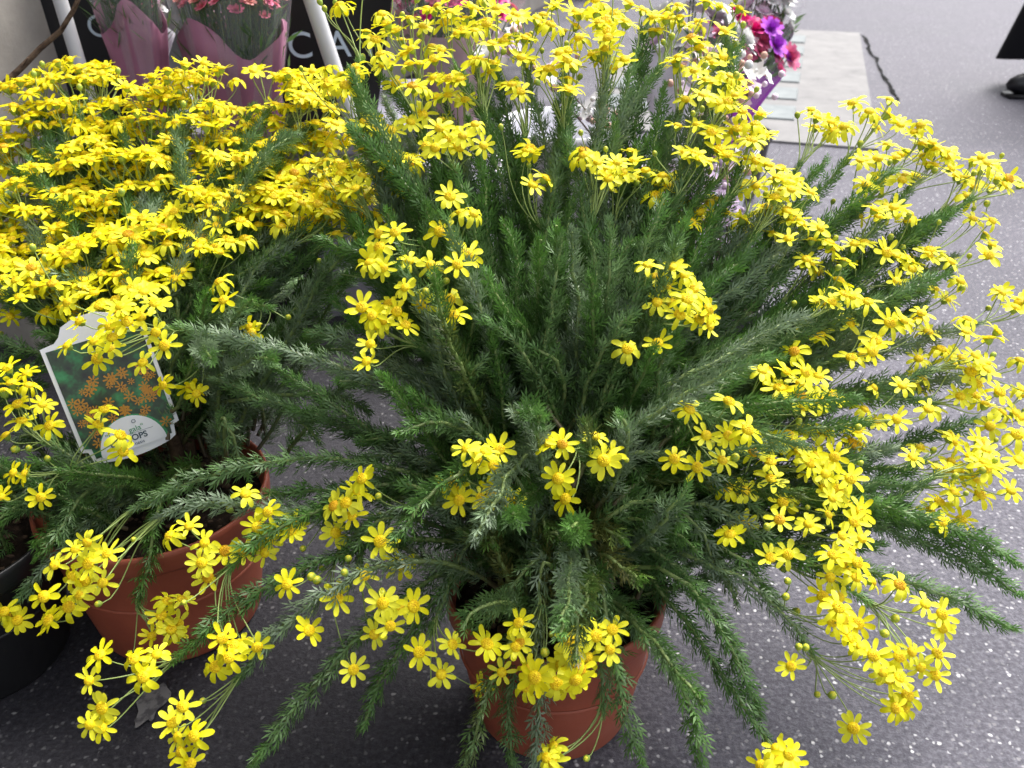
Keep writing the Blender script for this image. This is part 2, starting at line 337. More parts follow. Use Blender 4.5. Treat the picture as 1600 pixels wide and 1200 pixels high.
# ------------------------------------------------------------------ plant pieces
def leaf_template():
    """finely divided leaf: narrow rachis and five needle lobes, unit length along +y, upper side +z"""
    q = []
    def blade(p, d, ln, wd):
        p = V(*p, 0); d = nrm(V(*d, 0)); s = V(-d[1], d[0], 0)
        q.append([p, p+d*ln*.45+s*wd, p+d*ln, p+d*ln*.45-s*wd])
    blade((0, 0), (0, 1), .62, .050)
    blade((0, .5), (0, 1), .46, .055)
    blade((0, .42), (.85, 1), .46, .052); blade((0, .42), (-.85, 1), .46, .052)
    blade((0, .26), (1.5, 1), .40, .048); blade((0, .26), (-1.5, 1), .40, .048)
    v = np.array(q).reshape(-1, 3)
    v[:, 2] = .42*v[:, 1]**2+.22*np.abs(v[:, 0])           # curls up towards the tip, lobes lifted
    return v, np.arange(len(v)).reshape(-1, 4)
LV, LF = leaf_template()
def leaves(pts, length, dens, lsize, c0, c1, start=.12, tip_tint=None):
    """all leaves of one shoot in a golden-angle spiral; returns an Acc"""
    t, n, b = frames(pts); seg = np.linalg.norm(np.diff(pts, axis=0), axis=1); s = np.concatenate([[0], np.cumsum(seg)]); s /= s[-1]
    n_l = max(12, int(length*dens*(1-start)))
    u = start+(1-start)*np.sort(npr.random(n_l)*.02+np.linspace(0, .985, n_l))
    u = np.clip(u, 0, 1)
    def ip(arr): return np.stack([np.interp(u, s, arr[:, k]) for k in range(3)], 1)
    p, T, Nn, Bb = ip(pts), ip(t), ip(n), ip(b)
    th = np.arange(n_l)*2.39996+npr.random(n_l)*.5
    out = np.cos(th)[:, None]*Nn+np.sin(th)[:, None]*Bb
    lean = np.radians(27+npr.normal(0, 9, n_l)+28*np.clip((u-.86)/.14, 0, 1)-18*np.clip((.4-u)/.4, 0, 1))   # tighter towards the tip
    Y = out*np.cos(lean)[:, None]+T*np.sin(lean)[:, None]+npr.normal(0, .12, (n_l, 3)); Y /= np.linalg.norm(Y, axis=1)[:, None]
    X = np.cross(Y, T); X += npr.normal(0, .25, (n_l, 3)); X /= np.linalg.norm(X, axis=1)[:, None]; Z = np.cross(X, Y)
    # the upper face looks along the stem towards the tip
    sc = lsize*(.75+.45*npr.random(n_l))*np.interp(u, [0, .12, .85, .95, 1], [.8, 1, 1, .85, .55])
    lv = LV[None]*sc[:, None, None]*np.array([1.0, 1.0, 1.0])
    flip = np.where(npr.random(n_l) < .5, 1, -1)[:, None]
    vv = p[:, None]+lv[..., 0:1]*(X*flip)[:, None]+lv[..., 1:2]*Y[:, None]+lv[..., 2:3]*Z[:, None]
    tint = c0+(c1-c0)*npr.random((n_l, 1))
    tint = tint*(.82+.36*npr.random((n_l, 1)))
    if tip_tint is not None:
        k = np.clip((u-.78)/.22, 0, 1)[:, None]; tint = tint*(1-k)+tip_tint*k
    a = Acc(); nv = len(LV)
    f = (LF[None]+np.arange(n_l)[:, None, None]*nv).reshape(-1, 4)
    a.add(vv.reshape(-1, 3), f, 0, np.repeat(tint, nv, 0)); return a

def petals_acc(np_, reflex, seed, cup=0.0):
    """ray florets and green cup of one daisy, disc radius ~ .0052, petals ~ .0105 long, facing +z"""
    r = random.Random(seed); a = Acc()
    for k in range(np_):
        if r.random() < .06: continue
        th = 2*math.pi*k/np_+r.uniform(-.14, .14); ln = .0108*r.uniform(.86, 1.12); wd = .0025*r.uniform(.85, 1.2)
        bend = reflex+r.gauss(0, .28); rise = cup+r.gauss(0, .16); tw = r.gauss(0, .25); v = []
        for i, (t, ww) in enumerate([(0, .45), (.3, .85), (.62, 1.0), (.88, .78), (1.0, .30)]):
            ang = rise-bend*t; rad = .0040+ln*t*math.cos(ang*.7); z = .0012+ln*t*math.sin(ang)
            for sx in (-1, 0, 1):
                x = sx*ww*wd; v.append([rad, x*math.cos(tw*t), z+x*math.sin(tw*t)-(0.0005 if sx == 0 else 0)])
        v = np.array(v); c, s = math.cos(th), math.sin(th)
        v = np.stack([v[:, 0]*c-v[:, 1]*s, v[:, 0]*s+v[:, 1]*c, v[:, 2]], 1)
        f = [[i*3+j, i*3+j+1, i*3+j+4, i*3+j+3] for i in range(4) for j in range(2)]
        a.add(v, f, 0)
    lathe(a, [(.0009, -.0058), (.0028, -.0042), (.0042, -.0012), (.0044, .0012)], 8, 1)
    return a
def disc_acc(seed=0, florets=30):
    r = random.Random(seed); a = Acc()
    lathe(a, [(.0052, .0002), (.0051, .0017), (.0040, .0031), (.0022, .0038), (.0001, .0040)], 12, 0)
    for k in range(florets):                               # florets standing up from the disc
        rr = .0048*math.sqrt((k+.5)/30); th = k*2.39996; z = .0040-.0024*(rr/.0048)**2   # noqa
        ball(a, (rr*math.cos(th), rr*math.sin(th), z), .00078, 4, 3, 0)
    return a
FL = [(8, .2, 0.0), (8, .55, .15), (9, 0.1, .1), (7, .35, .1), (8, 1.1, .25), (8, -.1, .4), (9, .5, .1), (8, .3, .2), (10, .15, .05)]
FACC = [petals_acc(n_, rf, 20+i, cp) for i, (n_, rf, cp) in enumerate(FL)]
FMESH = [x.mesh('flower', ['petal', 'calyx']) for x in FACC]
DLITE = disc_acc(florets=0); DACC = disc_acc(); DMESH = DACC.mesh('flower_disc', ['disc'])
def bud_acc():
    a = Acc(); ball(a, (0, 0, 0), .0036, 9, 6, 0, (1, 1, 1.1)); lathe(a, [(.0009, -.0055), (.0030, -.0034), (.0039, -.0005), (.0035, .0012)], 9, 1); return a
BACC = bud_acc(); BMESH = BACC.mesh('bud', ['bud', 'calyx'])

GREEN = [V(.062, .150, .030), V(.096, .200, .048), V(.140, .228, .094), V(.22, .29, .19)]     # deep .. glaucous
OLD = [V(.10, .13, .030), V(.16, .16, .040)]
FRESH = V(.10, .24, .035)
STEM = V(.20, .27, .085); STALK = V(.34, .45, .13); BROWN = V(.085, .055, .03)

class Shrub:
    def __init__(s, root, base, trunk_r):
        s.root = root; s.base = np.array(base, float); s.loc = np.array(root.location); s.fl = []; s.buds = []; s.tr = trunk_r
    def shoot(s, tip, arch=.05, start=.045, dens=880, lsize=.0185, tint=None, rad=.0019, b0=None, end_dir=None, clear=False, mid=None):
        """leafy shoot from the crown of the plant to tip; returns end point and direction"""
        tip = np.array(tip, float)
        if b0 is None:
            th = rng.uniform(0, 6.28); d = tip-s.base; d[2] = 0
            hgt = rng.uniform(0, .10) if tip[2] < s.base[2]+.12 else rng.uniform(0, .20)
            b0 = s.base+nrm(d)*rng.uniform(.0, .07)+V(rng.gauss(0, .026), rng.gauss(0, .026), hgt)
            if tip[2] < b0[2]: b0[2] = s.base[2]+rng.uniform(.02, .06)
        dv = tip-b0; ln = np.linalg.norm(dv)
        p1 = b0+dv*.33+V(0, 0, arch*1.2)+rv(.020); p2 = b0+dv*.70+V(0, 0, arch)+rv(.016)
        if mid is not None: p1 = p1*.4+np.array(mid)*.6; p2 = p2*.4+np.array(mid)*.6
        if end_dir is not None: p2 = tip-nrm(end_dir)*ln*.3
        k = max(10, int(ln/.016)); pts = bez(b0, p1, p2, tip, k)
        if clear:                                            # keep plain shoots out of the sight line to the picture tag
            r_ = pts-CAM; dep = r_@FWD; qx = 800+FPX*r_[:, 0]/dep; qy = 600-FPX*(r_@UPC)/dep
            if np.any((qx > 60) & (qx < 300) & (qy > 495) & (qy < 745) & (dep < .98)): return None
        pts[1:-1] += npr.normal(0, .0012, (k-2, 3))
        g = tint
        if g is None:
            i = rng.choice([0, 1, 1, 1, 2, 2, 4]); g = (GREEN[i], GREEN[min(3, i+1)]) if i < 4 else (GREEN[1], FRESH*.85)
        u = np.linspace(0, 1, k)
        rads = rad*(1.35-.6*u); cols = STEM[None]*(.8+.4*rng.random())*np.ones((k, 1))
        wd = np.clip((.15-u)/.15, 0, 1)[:, None]; cols = cols*(1-wd)+BROWN*wd
        a = Acc(); tube(a, pts-s.loc, rads, 5, 0, cols); o = build('shoot', a, 'stalk', s.root)
        lf = leaves(pts-s.loc, ln, dens, lsize, g[0], g[1], start, FRESH*rng.uniform(.8, 1.15) if rng.random() < .7 else None)
        stuff(build('leaves', lf, 'leaf', o))
        return o, pts[-1], nrm(pts[-1]-pts[-3])
    def stalks(s, sh, ends, tip, d):
        """thin flower stalks from the shoot's end to each flower; registers the flowers"""
        a = Acc()
        for (p, face, kind, sz) in ends:
            p = np.array(p, float); under = p-face*(.0055*sz); ln = np.linalg.norm(under-tip)
            st = tip-d*rng.uniform(0, .02)+rv(.0012)
            pts = bez(st, st+nrm(d+rv(.12))*ln*.42, under-face*ln*.28, under, 9)
            c = STALK*rng.uniform(.75, 1.1); tube(a, pts-s.loc, np.linspace(.00080, .00062, 9), 4, 0, c, cap=False)
            (s.fl if kind == 'f' else s.buds).append((p, face, sz))
        if ends: build('flower_stalks', a, 'stalk', sh)
    def cluster(s, tip, fls, d_t, d_f, arch=.05, extra_buds=1, **kw):
        """tip: photo pixel + depth of the shoot's end; fls: photo pixels of the flowers ('b' marks a bud)"""
        T = at(*tip, d_t) if len(tip) == 2 else np.array(tip)
        sh, e, d = s.shoot(T, arch, **kw)
        ends = []
        for q in fls:
            p = at(q[0]+rng.uniform(-2, 2), q[1]+rng.uniform(-2, 2), d_f+rng.gauss(0, .010))
            ends.append((p, s.facing(p, e), 'b' if len(q) > 2 else 'f', rng.uniform(.86, 1.14)))
        for _ in range(extra_buds):
            p = e+nrm(d+rv(.5))*rng.uniform(.02, .05); ends.append((p, s.facing(p, e), 'b', rng.uniform(.6, .95)))
        s.stalks(sh, ends, e, d)
    def facing(s, p, e):
        return nrm(nrm(p-e)*.55+V(0, 0, .75)+nrm(CAM-p)*.42+rv(.28))
    def finish(s, cap=300):
        s.fl.sort(key=lambda x: np.dot(x[0]-CAM, FWD)/x[2])
        for i, (p, face, sz) in enumerate(s.fl[:cap]):
            k = rng.randrange(len(FMESH)); R = basis(face, rng.uniform(0, 6.28))
            o = link('flower', FMESH[k], s.root, mw=mat4(R, p-s.loc, sz)); link('flower_disc', DMESH, o)
        rest = s.fl[cap:]
        if rest:
            a = Acc()
            for p, face, sz in rest:
                fa = FACC[rng.randrange(len(FACC))]; R = basis(face, rng.uniform(0, 6.28))*sz
                for src, mi0 in ((fa, 0), (DLITE, 2)):
                    for v_, f_, m_, n_ in zip(src.v, src.f, src.m, np.cumsum([0]+[len(x) for x in src.v])):
                        a.add(v_@R.T+(p-s.loc), f_-n_, int(m_[0])+mi0 if mi0 == 0 else 2)
            stuff(build('flowers', a, ['petal', 'calyx', 'disc'], s.root))
        for p, face, sz in s.buds[:300]:
            link('bud', BMESH, s.root, mw=mat4(basis(face), p-s.loc, sz))
    def trunk(s, tops, r=.010):
        a = Acc()
        for q in tops:
            q = np.array(q); b = np.array([s.base[0]+rng.gauss(0, .012), s.base[1]+rng.gauss(0, .012), s.base[2]-.03])
            pts = bez(b, b+(q-b)*.3+V(0, 0, .03), b+(q-b)*.7+rv(.008), q, 9); tube(a, pts-s.loc, np.linspace(r, r*.5, 9), 7)
        build('trunk', a, 'bark', s.root)

# ------------------------------------------------------------------ shrub 1: the large one in front
RIM1 = at(868, 900, .922); POT1 = V(RIM1[0], RIM1[1], 0)
sh1 = thing('potted_shrub', 'large yellow daisy shrub in terracotta pot, stems spreading over bare asphalt and neighbouring pot', 'plant', tuple(POT1))
pot(sh1, .114, .180, .086, 'terracotta')
A = Shrub(sh1, (POT1[0], POT1[1]+.01, .165), .01)
A.trunk([A.base+V(.02, .02, .09), A.base+V(-.03, .01, .08), A.base+V(.0, .04, .10), A.base+V(.03, -.03, .06), A.base+V(-.02, -.03, .06)])
def dA(x, y):
    d = .84-.05*max(0, y-600)/600+.13*max(0, 600-y)/600
    return d+.12*min(1.2, abs(x-850)/750)**1.5*(1 if y < 700 else max(.25, 1-(y-700)/400))
FRONT = [  # shoot end, flowers on it
 ((206, 797), [(119, 857), (136, 846), (87, 881), (115, 902), (68, 934), (77, 971), (108, 948)]),
 ((243, 812), [(150, 860), (168, 867), (135, 906), (161, 909), (126, 930), (152, 943, 'b'), (140, 881)]),
 ((352, 893), [(346, 997), (367, 1011), (381, 1004), (336, 1042), (357, 1028), (402, 1011)]),
 ((372, 872), [(266, 838), (297, 824), (322, 848), (353, 860), (380, 864), (315, 878), (325, 902)]),
 ((273, 1032), [(156, 1023), (210, 1032), (138, 1063), (224, 1056), (245, 1021), (161, 1105), (140, 1130), (161, 1137)]),
 ((371, 1063), [(287, 1105), (269, 1130), (278, 1151), (304, 1151), (283, 1175), (297, 1191)]),
 ((530, 862), [(483, 986), (527, 936), (451, 915), (552, 1048), (568, 899), (485, 900, 'b'), (496, 908, 'b'), (545, 873, 'b'), (538, 895, 'b')]),
 ((640, 800), [(596, 846), (624, 880), (566, 750), (591, 774, 'b'), (521, 792), (542, 785), (552, 806)]),
 ((560, 880), [(600, 944), (644, 948), (584, 990), (612, 980), (628, 952), (598, 928, 'b')]),
 ((672, 984), [(654, 1021), (708, 1009), (759, 1007), (689, 1053), (748, 1074)]),
 ((846, 958), [(811, 976), (811, 1006), (783, 1051), (827, 1046), (825, 1074), (867, 1067), (835, 1060), (806, 1012), (852, 1020, 'b')]),
 ((880, 930), [(890, 1000), (887, 1025), (929, 993), (958, 986), (953, 1013), (920, 1028), (906, 1046), (888, 1070), (876, 1040), (900, 1060)]),
 ((944, 1116), [(864, 1165), (853, 1186), (862, 1190)]),
 ((420, 770), [(385, 771), (420, 799), (402, 825), (418, 848), (415, 862)]),
 ((500, 812), [(462, 822), (525, 832), (455, 830), (560, 770)]),
 ((1268, 1022), [(1236, 1041), (1250, 1009, 'b'), (1260, 1011, 'b'), (1299, 1088, 'b'), (1332, 1139), (1404, 1060), (1418, 1085), (1400, 1106), (1411, 1106), (1365, 1025), (1376, 1049), (1388, 1060), (1345, 1010)]),
 ((1362, 945), [(1404, 1025), (1425, 1018), (1465, 1021), (1460, 1053), (1439, 1042), (1472, 980), (1472, 958), (1446, 943), (1406, 916), (1383, 990, 'b'), (1400, 968, 'b')]),
 ((1225, 880), [(1302, 868), (1327, 860), (1295, 904), (1337, 902), (1285, 930), (1311, 934), (1362, 910), (1204, 871), (1231, 868), (1320, 885), (1340, 880)]),
 ((1215, 948), [(1297, 969), (1316, 969), (1341, 976), (1320, 985), (1310, 950), (1232, 909, 'b'), (1229, 932, 'b'), (1330, 1000)]),
 ((1190, 800), [(1162, 822), (1140, 838), (1220, 811), (1262, 818), (1295, 805), (1316, 836), (1334, 815), (1348, 840), (1197, 821, 'b')]),
 ((1195, 770), [(1222, 787), (1323, 787), (1288, 764), (1327, 750), (1225, 785), (1345, 800), (1300, 780), (1310, 765)]),
 ((1202, 1160), [(1215, 1172), (1232, 1179), (1190, 1196), (1222, 1190), (1238, 1195)]),
 ((717, 728), [(731, 701), (759, 708), (780, 701), (771, 729), (710, 760), (719, 781), (752, 778), (768, 770), (801, 781), (710, 700, 'b'), (745, 718)]),
 ((906, 700), [(860, 692), (880, 694), (929, 682), (943, 718), (955, 711), (873, 746), (885, 778)]),
 ((640, 533), [(565, 480), (582, 494), (608, 477), (621, 489), (633, 510), (588, 508), (580, 536), (573, 564), (600, 500)]),
 ((690, 425), [(635, 451), (659, 477), (703, 466), (710, 492), (713, 414), (665, 455, 'b'), (698, 440, 'b')]),
 ((683, 388), [(593, 367), (617, 362), (594, 387), (579, 410), (577, 412), (600, 421), (638, 407), (675, 413)]),
 ((712, 375), [(741, 334), (720, 334), (689, 364), (703, 310), (731, 399), (713, 406)]),
 ((995, 512), [(1011, 414), (1057, 414), (1085, 452), (1106, 484), (1092, 501), (1047, 473), (1110, 508), (1050, 417), (1028, 473), (1025, 435), (979, 547), (1028, 536), (1070, 430), (1075, 470), (1060, 495), (1098, 490), (1040, 450)]),
 ((706, 259), [(689, 200), (724, 213), (755, 227), (682, 233), (741, 196), (703, 220), (716, 230), (668, 228)]),
 ((266, 515), [(108, 472), (126, 501), (107, 540), (147, 536), (171, 512), (199, 505), (191, 480), (206, 449), (220, 494), (152, 561), (171, 547), (224, 566), (245, 521), (241, 477), (257, 540), (178, 530), (224, 456)]),
 ((1080, 690), [(1140, 627), (1078, 641), (1105, 680), (1166, 673), (1138, 683), (1054, 718), (1089, 729), (1126, 718), (1147, 715, 'b'), (1112, 695, 'b')]),
 ((1120, 770), [(1176, 708), (1204, 722), (1204, 750), (1138, 760), (1148, 770), (1165, 766)]),
 ((1195, 730), [(1250, 708), (1264, 725), (1288, 725), (1302, 715), (1258, 740), (1275, 710), (1290, 740), (1240, 695)]),
]
for tip, fl in FRONT:
    mx_, my_ = np.mean([q[0] for q in fl]), np.mean([q[1] for q in fl])
    df = dA(mx_, my_); low = my_ > 800
    df -= .028
    if 600 < tip[0] < 1100 and tip[1] < 760: df -= .035
    if tip == (266, 515): df = .88
    A.cluster(tip, fl, min(dA(*tip), df+.03)+.012, df, arch=.085 if low else .03)
UP = [(1266,414),(1425,421),(1484,410),(1460,452),(1565,458),(1593,473),(1586,482),(1330,463),(1299,473),(1281,477),(1355,473),(1281,522),(1327,505),(1390,505),(1411,501),(1369,533),(1362,550),(1435,561),(1241,550),(1190,580),(1257,582),(1278,589),(1364,606),(1409,603),(1428,599),(1523,557),(1540,578),(1526,600),(1516,582),(1470,547),(1593,564),(1218,608),(1250,620),(1278,624),(1561,613),(1260,673),(1290,676),(1232,680),(1201,687),(1337,673),(1330,694),(1400,655),(1369,659),(1530,690),(1565,645),(1593,652),(1547,666),(1589,680),(1516,715),(1540,704),(1481,736),(1579,767),(1523,750),(1488,771),(1467,785),(1530,774),(1502,813),(1425,715),(1498,740),(1596,610),
 (594,290),(510,252),(535,262),(608,255),(566,311),(566,276),(605,38),(580,60),(619,49),(643,77),(645,136),(678,122),(720,126),(727,157),(790,133),(787,66),(776,14),(811,26),(839,31),(864,10),(724,49),(678,17),(706,24),(874,84),(885,95),(932,87),(958,108),(976,94),(923,17),(937,38),(976,35),(1004,17),(888,140),(815,91),(913,238),(934,255),(951,280),(965,255),(972,270),(993,280),(990,252),(1035,276),(1044,292),(1021,290),(832,290),(825,238),(514,108),(514,133),(531,10),(570,192),(556,119),(600,100),(655,100),(690,80),(750,95),(700,150),(760,40),(820,60),(850,110),(905,60),(950,60),(1020,50),(1040,30),(1060,10),
 (1124,10),(1155,14),(1092,35),(1131,49),(1085,112),(1103,126),(1089,196),(1124,161),(1148,150),(1152,203),(1180,196),(1183,206),(1124,234),(1085,241),(1103,252),(1180,252),(1201,259),(1215,280),(1236,280),(1236,297),(1197,325),(1229,332),(1253,353),(1246,343),(1281,357),(1232,374),(1260,406),(1295,381),(1110,318),(1092,332),(1068,339),(1162,346),(1201,364),(1057,409),(1115,100),(1140,120),(1100,150),(1160,175),
 (1276,185),(1302,206),(1320,199),(1348,252),(1369,185),(1407,196),(1439,196),(1386,227),(1358,175),(1418,238),(1456,224),(1463,234),(1481,245),(1460,259),(1540,255),(1519,252),(1558,280),(1575,280),(1523,290),(1512,308),(1495,276),(1414,276),(1376,280),(1341,336),(1372,340),(1397,325),(1418,346),(1549,346),(1544,399),(1453,392),(1421,409),(1320,409),(1350,380),(1385,395),(1400,440),(1440,490),(1500,440),(1450,520),(1310,440),(570,230),(590,335),(622,300),(560,365),(612,205),(640,250),(545,300),(660,180),(640,30),(740,15),(770,100),(860,40),(900,20),(960,20),(1080,60),(1060,90),(1130,90),(1170,220),(1210,310),(1180,290),(1480,560),(1500,620),(1450,640),(1560,730),(1590,720),(1440,590),(1330,560),(1300,620),(1350,640),(1490,690),(1510,500),(1545,530)]
flowers = []
for (x, y) in UP:
    flowers.append((x, y, 0.0))
    for _ in range(rng.choice([1, 1, 2, 2]) if y < 420 else rng.choice([0, 1, 1, 1])):
        flowers.append((x+rng.gauss(0, 15), y+rng.gauss(0, 11), rng.uniform(-.005, .035)))
rng.shuffle(flowers); left = list(flowers); groups = []
while left:
    s0_ = left[0]; near_ = sorted(left, key=lambda q: (q[0]-s0_[0])**2+(q[1]-s0_[1])**2)
    near_ = [q for q in near_ if (q[0]-s0_[0])**2+(q[1]-s0_[1])**2 < 58**2][:10]
    groups.append(near_); left = [q for q in left if q not in near_]
for g in groups:
    cx, cy = np.mean([q[0] for q in g]), np.mean([q[1] for q in g]); j = rng.gauss(0, .025)
    pts3 = [at(q[0], q[1], dA(q[0], q[1])+q[2]+j+rng.gauss(0, .008)) for q in g]
    cen = np.mean(pts3, 0); inw = nrm(A.base+V(0, 0, .08)-cen)
    T = cen+inw*rng.uniform(.040, .062)-V(0, 0, .006)
    sh, e, d = A.shoot(T, arch=rng.uniform(.0, .04))
    ends = [(p, A.facing(p, e), 'f', rng.uniform(.92, 1.22)) for p in pts3]
    for _ in range(rng.choice([0, 1, 2, 3])):
        p = cen+rv(.02); ends.append((p, A.facing(p, e), 'b', rng.uniform(.65, .95)))
    A.stalks(sh, ends, e, d)
    if cy < 470 and rng.random() < .7:
        A.shoot(T+inw*rng.uniform(.0, .08)+rv(.028)+V(0, .01, 0), arch=rng.uniform(0, .04), clear=True, lsize=.0195)
# leafy shoots without flowers: photo pixel of the tip, depth offset
BARE = [(700, 655, -.03), (742, 984, .0), (722, 830, -.02), (565, 1140, .01), (395, 1196, 0), (725, 1198, 0), (800, 1196, .05), (832, 1198, .05), (1006, 1196, 0), (1095, 1198, .0),
        (1166, 1048, .01), (1190, 1120, .02), (1596, 885, .0), (1590, 985, .02), (1560, 890, .01), (1598, 930, .03), (975, 1060, .0), (620, 760, 0), (560, 690, .02), (455, 640, .02),
        (430, 575, .0), (330, 590, .0), (720, 540, .0), (840, 730, -.02), (800, 600, .02), (900, 470, .06), (820, 380, .08), (960, 190, .0), (880, 190, .05), (770, 250, .06), (1010, 230, .04),
        (1160, 65, .02), (1290, 250, .02), (1260, 280, .03), (1480, 330, .0), (1450, 470, .03), (1420, 790, .0), (1400, 700, .0), (1470, 830, .02), (1380, 850, .0), (1150, 560, 0), (1100, 600, .02),
        (1010, 760, -.01), (1060, 850, 0), (1120, 900, .0), (1150, 940, 0), (905, 830, 0), (870, 860, .0), (760, 820, .03), (520, 580, .03), (480, 520, .02), (700, 300, .05), (640, 300, .06), (1040, 130, .02), (920, 330, .06), (860, 300, .07), (545, 190, .07), (600, 150, .08), (555, 140, .08), (560, 250, .06), (590, 300, .07), (610, 400, .06), (540, 330, .05), (580, 180, .06), (640, 220, .07), (520, 470, .04)]
for x, y, dd in BARE:
    g = (GREEN[2], GREEN[3]) if (x, y) in ((700, 655),) else None
    if y > 700 and 700 < x < 1200 and rng.random() < .35: g = (GREEN[1], OLD[0])
    A.shoot(at(x, y, dA(x, y)+dd+.01), arch=.08 if y > 850 else .03, tint=g, lsize=.0185, clear=True)
for i in range(46):                                          # shoot tops looking up at the viewer over the middle
    x, y = rng.uniform(590, 1080), rng.uniform(300, 600)
    A.shoot(at(x, y, rng.uniform(.80, .88)), arch=rng.uniform(-.01, .03), start=.03, clear=True, lsize=.0185)
for i in range(115):                                         # the bushy inside: shorter, older shoots
    az = rng.uniform(0, 6.28); el = math.radians(rng.uniform(8, 80)); ln = rng.uniform(.09, .34)*(1.0 if math.sin(az) > -.3 else .75)
    d = V(math.cos(az)*math.cos(el), math.sin(az)*math.cos(el), math.sin(el))
    g = (OLD[0], OLD[1]) if ln < .17 and rng.random() < .5 else ((GREEN[0], OLD[0]) if rng.random() < .3 else None)
    if d[1] < -.35 and el < .7 and rng.random() < .6: continue
    A.shoot(A.base+V(0, 0, .03)+d*ln, arch=.02, tint=g, start=.05, clear=True)
A.finish()

# ------------------------------------------------------------------ shrub 2: beside it, with the tag
RIM2 = at(238, 757, 1.04); POT2 = V(RIM2[0], RIM2[1], 0)
sh2 = thing('potted_shrub', 'dense yellow daisy shrub with a picture tag, in terracotta pot near the shop wall', 'plant', tuple(POT2))
pot(sh2, .130, .190, .097, 'terracotta')
Bp = Shrub(sh2, (POT2[0]+.03, POT2[1]+.03, .175), .012)
Bp.trunk([Bp.base+V(.02, .02, .16), Bp.base+V(-.03, .03, .15), Bp.base+V(.04, .05, .17), Bp.base+V(-.01, -.02, .12)], .011)
def dB(x, y): return .97+.22*max(0, 460-y)/360+.03*max(0, (200-x)/200)-.05*max(0, y-520)/300
HAND2 = [((75, 690), [(14, 575), (42, 582), (44, 603), (7, 613), (28, 631), (66, 631), (35, 659), (79, 666), (10, 683), (20, 600), (22, 702, 'b'), (45, 702, 'b')]),
         ((95, 735), [(21, 740), (37, 740), (63, 778), (3, 776)]),
         ((125, 690), [(161, 641), (154, 666), (189, 680), (192, 708)]),
         ((215, 945), [(252, 964), (259, 941), (282, 937), (236, 993), (280, 976), (273, 993), (266, 985)]),
         ((30, 935), [(15, 960), (28, 968), (8, 955)]),
         ((330, 560), [(254, 603), (308, 617), (300, 605)]),
         ((420, 480), [(390, 510), (395, 520), (345, 440), (330, 455, 'b'), (350, 470)])]
for tip, fl in HAND2:
    cy = np.mean([q[1] for q in fl]); dd = {690: .90, 735: .88, 945: .90, 935: .93}.get(tip[1], .93)
    if tip == (125, 690): dd = .895
    kw = dict(mid=at(205, 800, .92), b0=Bp.base+V(-.03, -.03, .01)) if tip in ((125, 690), (75, 690), (95, 735)) else {}
    Bp.cluster((110, 745) if tip == (125, 690) else tip, fl, dd+.015, dd, arch=.06 if cy > 700 else .03, **kw)
for x, y, dd in [(20, 800, .93), (55, 850, .92), (35, 770, .95), (95, 838, .94), (-20, 760, .95), (5, 735, .98), (60, 800, .97), (-10, 820, .92), (30, 690, 1.02), (20, 640, 1.05), (50, 740, 1.0)]:
    Bp.shoot(at(x, y, dd), arch=.025, b0=Bp.base+V(-.04+rng.gauss(0, .01), -.01+rng.gauss(0, .01), rng.uniform(0, .02)))
poly = [(-30, 180), (0, 160), (20, 105), (60, 100), (110, 82), (150, 92), (165, 128), (215, 122), (262, 100), (300, 88), (332, 112), (345, 150), (372, 165), (395, 135), (425, 92), (480, 100), (528, 128), (530, 190), (560, 260), (585, 320), (520, 350), (430, 330), (380, 370), (300, 400), (290, 450), (200, 470), (110, 480), (60, 440), (-30, 430)]
def inside(x, y):
    c = False; j = len(poly)-1
    for i in range(len(poly)):
        xi, yi = poly[i]; xj, yj = poly[j]
        if (yi > y) != (yj > y) and x < (xj-xi)*(y-yi)/(yj-yi)+xi: c = not c
        j = i
    return c
poly = [(x, y+22 if y < 300 else y) for x, y in poly]
cens = []
tries = 0
while len(cens) < 100 and tries < 20000:
    tries += 1
    x, y = rng.uniform(-30, 585), rng.uniform(80, 480)
    if inside(x, y) and all((x-q[0])**2+((y-q[1])*1.35)**2 > 32**2 for q in cens): cens.append((x, y))
edge = [(40, 118), (118, 98), (145, 104), (230, 140), (270, 120), (310, 104), (330, 124), (430, 112), (480, 122), (515, 140)]
for (x, y) in cens+edge:
    d0 = dB(x, y)+rng.gauss(0, .02); n_f = rng.randint(7, 11) if (x, y) not in edge else 6
    cen = at(x, y, d0); inw = nrm(Bp.base+V(0, 0, .14)-cen)
    T = cen+inw*.045-V(0, 0, .012); up = nrm(V(0, 0, 1)-inw*.4)
    got = None
    for _ in range(6):
        got = got or Bp.shoot(T, arch=rng.uniform(.02, .06), clear=True)
    if got is None: continue
    sh, e, d = got; ends = []
    R = basis(nrm(up+rv(.12)))
    for k in range(n_f):                                     # flat-topped heads
        rr = .034*math.sqrt((k+.4)/n_f)*rng.uniform(.85, 1.15); th = k*2.4+rng.uniform(-.3, .3)
        p = cen+R@V(rr*math.cos(th), rr*math.sin(th), rng.gauss(0, .004)-rr*.15)
        ends.append((p, nrm(up+V(0, 0, .4)+nrm(CAM-p)*.45+nrm(p-e)*.3+rv(.28)), 'f', rng.uniform(.98, 1.25)))
    if rng.random() < .5: ends.append((cen+rv(.018), up, 'b', 1.0))
    Bp.stalks(sh, ends, e, d)
